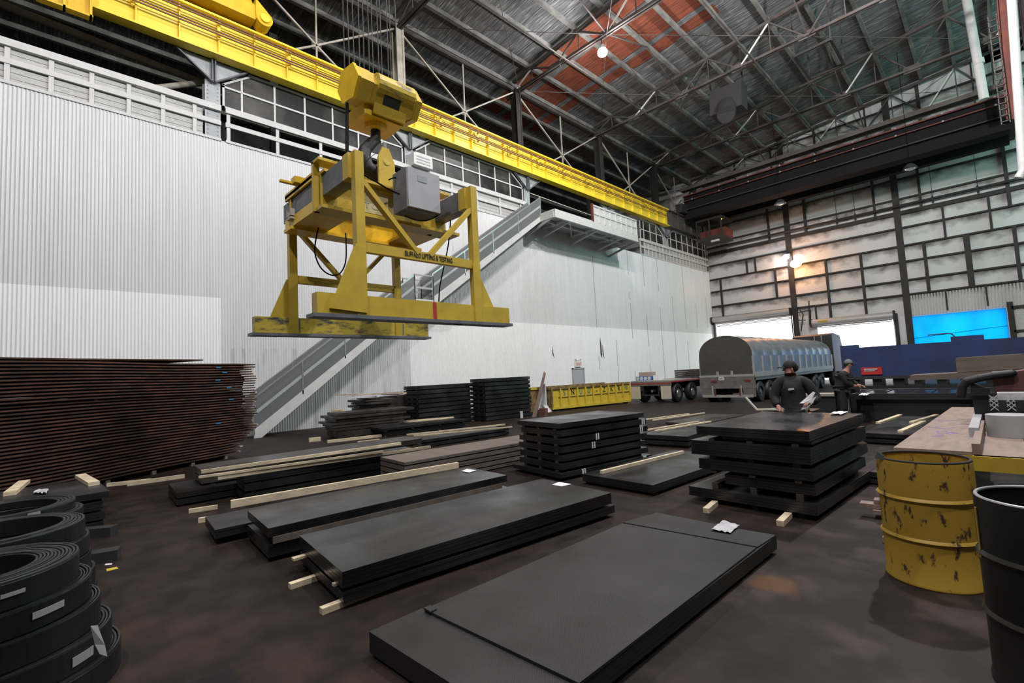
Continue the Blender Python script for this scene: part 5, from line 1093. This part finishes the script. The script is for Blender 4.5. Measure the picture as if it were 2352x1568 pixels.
def person(loc, face, lab, J, capm, trm='trouser'):
    t = thing('person', loc, lab, 'person'); c, s = cos(face), sin(face)
    L = lambda v: (v[0]*c-v[1]*s, v[0]*s+v[1]*c, v[2])
    Wd = lambda v: V(L(v)) + V(loc)
    names = ['pelvis', 'waist', 'chest', 'necklow', 'neck', 'chin', 'skull', 'crown', 'shl', 'ell', 'wrl', 'pal', 'shr', 'elr', 'wrr', 'par', 'hil', 'knl', 'anl', 'tol', 'hir', 'knr', 'anr', 'tor']
    E_ = [(0, 1), (1, 2), (2, 3), (3, 4), (4, 5), (5, 6), (6, 7), (3, 8), (8, 9), (9, 10), (10, 11), (3, 12), (12, 13), (13, 14), (14, 15), (0, 16), (16, 17), (17, 18), (18, 19), (0, 20), (20, 21), (21, 22), (22, 23)]
    R_ = [.13, .13, .14, .08, .055, .066, .088, .07, .06, .045, .03, .035, .06, .045, .03, .035, .09, .06, .045, .04, .09, .06, .045, .04]
    vs = [J[n_] for n_ in names]
    f_ = J['nose']
    body = skinned('body', vs, E_, R_, 'skin', t, L)
    # fingers and thumb as part of the body mesh: unequal, bent chains
    for sgn, w, p, nm in ((-1, 'wrl', 'pal', 'fl'), (1, 'wrr', 'par', 'fr')):
        W_ = V(J[w]); P_ = V(J[p]); d = (P_-W_).normalized(); side = d.cross(V((0, 0, 1))).normalized(); up = side.cross(d)
        fv = []; fe = []; fr = []
        base = P_ - d*.01; fv.append(tuple(base)); fr.append(.02)
        for k_, ln in enumerate((.07, .08, .075, .06)):
            a = base + side*(k_-1.5)*.019 + d*.03; b1 = a + d*ln*.5 - up*.01; c1 = b1 + d*ln*.35 - up*.03
            i0 = len(fv); fv += [tuple(a), tuple(b1), tuple(c1)]; fr += [.010, .009, .007]; fe += [(0, i0), (i0, i0+1), (i0+1, i0+2)]
        a = base + side*.035*(-sgn) + d*.0; b1 = a + d*.04 + side*.012*(-sgn); i0 = len(fv); fv += [tuple(a), tuple(b1)]; fr += [.011, .009]; fe += [(0, i0), (i0, i0+1)]
        h = skinned('hand', fv, fe, fr, 'skin', t, L, 1)
    # face
    hd = V(J['skull']); nd = V((f_[0], f_[1], 0)).normalized(); sd = V((-nd.y, nd.x, 0))
    hb = hd - V((0, 0, .03))
    b = B()
    def W2(v): return Wd(tuple(v))
    b.add([W2(hb+nd*.085+V((0, 0, .03))), W2(hb+nd*.118-V((0, 0, .012))), W2(hb+nd*.082-V((0, 0, .022))+sd*.02), W2(hb+nd*.082-V((0, 0, .022))-sd*.02)], [(0, 1, 2), (0, 3, 1), (1, 3, 2), (0, 2, 3)])
    for q in (-1, 1): b.sphere(W2(hb+sd*q*.09+V((0, 0, .0))), .03, 8, 6, (.5, .5, 1))
    b.to('nose_and_ears', 'skin', t, True)
    b = B()
    for q in (-1, 1): b.sphere(W2(hb+sd*q*.032+nd*.082+V((0, 0, .022))), .011, 8, 6)
    b.to('eye', 'grime', t, True)
    B().bar(W2(hb+nd*.085-V((0, 0, .048))+sd*.022), W2(hb+nd*.085-V((0, 0, .048))-sd*.022), .012, .008).to('mouth', 'maroon', t)
    b = B().sphere(W2(hb-nd*.04+V((0, 0, .03))), .082, 16, 10, (1, 1, .95)); b.v = [v for v in b.v]; b.to('hair', 'grime', t, True)
    # cap dome and peak
    cc = W2(hd+V((0, 0, .035))-nd*.003); b = B(); n_, m_ = 20, 7; vs = []
    for j in range(m_+1):
        a = pi/2*j/m_
        for i in range(n_): q = 2*pi*i/n_; vs.append((cc.x+.101*cos(a)*cos(q), cc.y+.101*cos(a)*sin(q), cc.z-.02+.108*sin(a)))
    b.add(vs, [(j*n_+i, j*n_+(i+1) % n_, (j+1)*n_+(i+1) % n_, (j+1)*n_+i) for j in range(m_) for i in range(n_)]).to('cap_dome', capm, t, True)
    pk = [W2(hd+V((0, 0, .012))+nd*.09+sd*.075), W2(hd+V((0, 0, .0))+nd*.165+sd*.055), W2(hd+V((0, 0, -.002))+nd*.19), W2(hd+V((0, 0, .0))+nd*.165-sd*.055), W2(hd+V((0, 0, .012))+nd*.09-sd*.075)]
    B().poly(pk, (0, 0, .012)).to('cap_peak', capm, [q for q in t.children if q.name.startswith('cap_dome')][0])
    # jacket
    jn = ['waist', 'chest', 'necklow', 'shl', 'ell', 'wrl', 'shr', 'elr', 'wrr', 'pelvis', 'neck']
    jv = [J[n_] for n_ in jn]; jv[5] = tuple(V(J['ell'])*.12+V(J['wrl'])*.88); jv[8] = tuple(V(J['elr'])*.12+V(J['wrr'])*.88); nk = V(J['necklow'])*.6+V(J['neck'])*.4; jv[10] = tuple(nk)
    skinned('jacket', jv, [(0, 1), (1, 2), (2, 3), (3, 4), (4, 5), (2, 6), (6, 7), (7, 8), (0, 9), (2, 10)], [.19, .19, .10, .095, .082, .06, .095, .082, .06, .18, .07], 'cloth', t, L)
    tn = ['pelvis', 'hil', 'knl', 'anl', 'hir', 'knr', 'anr']
    skinned('trousers', [J[n_] for n_ in tn], [(0, 1), (1, 2), (2, 3), (0, 4), (4, 5), (5, 6)], [.155, .12, .09, .07, .12, .09, .07], trm, t, L)
    for a_, to_ in (('anl', 'tol'), ('anr', 'tor')):
        A = V(J[a_]); T_ = V(J[to_]); b = B().bar(W2(V((A.x, A.y, .05))-(T_-A).normalized()*.06), W2(V((T_.x, T_.y, .04))), .10, .08); b.to('boot', 'black', t)
    return t, W2
J = dict(pelvis=(0, 0, .93), waist=(0, 0, 1.06), chest=(-.005, .0, 1.25), necklow=(0, .01, 1.41), neck=(-.01, .0, 1.45), chin=(-.02, -.01, 1.52), skull=(-.01, 0, 1.60), crown=(.0, .0, 1.65),
         shl=(-.19, 0, 1.365), ell=(-.27, -.03, 1.12), wrl=(-.21, -.17, .99), pal=(-.20, -.24, .985), shr=(.20, .01, 1.355), elr=(.31, -.02, 1.10), wrr=(.22, -.20, 1.06), par=(.18, -.26, 1.06),
         hil=(-.10, 0, .88), knl=(-.11, -.02, .49), anl=(-.11, .02, .09), tol=(-.12, -.15, .04), hir=(.10, 0, .88), knr=(.11, -.02, .49), anr=(.11, .02, .09), tor=(.12, -.15, .04), nose=(-.95, -.3))
fa = atan2(2.33, 8.45)
t, W2 = person((-2.31, 8.42, 0), fa, 'person in black cap and black jacket holding papers, leaning over the stack with a pen', J, 'cap')
B().bar(W2((-.215, -.275, .985)), W2((-.30, -.32, 1.0)), .010).to('pen', 'chrome', t)
B().bar(W2((-.06, -.195, 1.265)), W2((.02, -.20, 1.275)), .012, .03).to('chest_badge', 'film', t)['label'] = 'small pale chest badge'
def held(pts, lab):
    P_ = [W2(p) for p in pts]; tag(B().poly(P_, (0, .006, 0)).to('held_papers', 'paper'), lab, 'paper')
held([(.07, -.30, 1.06), (.26, -.25, 1.23), (.29, -.24, 1.21), (.24, -.27, 1.13), (.12, -.31, 1.06)], 'upper sheet of the papers held by the workman in the black cap')
held([(.08, -.32, .965), (.17, -.30, 1.09), (.30, -.25, 1.16), (.24, -.28, 1.06), (.16, -.31, .985)], 'lower sheet of the papers held by the workman in the black cap')
J2 = dict(J); J2.update(pelvis=(-.10, .0, .93), waist=(-.08, 0, 1.05), chest=(-.03, -.02, 1.22), necklow=(.02, -.02, 1.36), neck=(.05, -.02, 1.42), chin=(.09, -.03, 1.48), skull=(.09, -.01, 1.56), crown=(.09, 0, 1.61),
          shl=(-.07, -.15, 1.30), ell=(.02, -.18, 1.06), wrl=(.16, -.10, 1.00), pal=(.22, -.08, .99), shr=(.05, .16, 1.31), elr=(.13, .20, 1.08), wrr=(.26, .1, 1.0), par=(.32, .08, .99),
          hil=(-.12, -.09, .88), knl=(-.10, -.10, .49), anl=(-.16, -.1, .09), tol=(-.02, -.12, .04), hir=(-.12, .09, .88), knr=(-.08, .1, .49), anr=(-.12, .1, .09), tor=(.04, .12, .04), nose=(1, .15))
M['capgrey'] = mat('pale_cap', (.12, .13, .15), .7)
person((-2.80, 14.75, 0), fa*.8, 'person in dark clothes and a pale cap bending over the conveyor table', J2, 'capgrey', 'cloth')
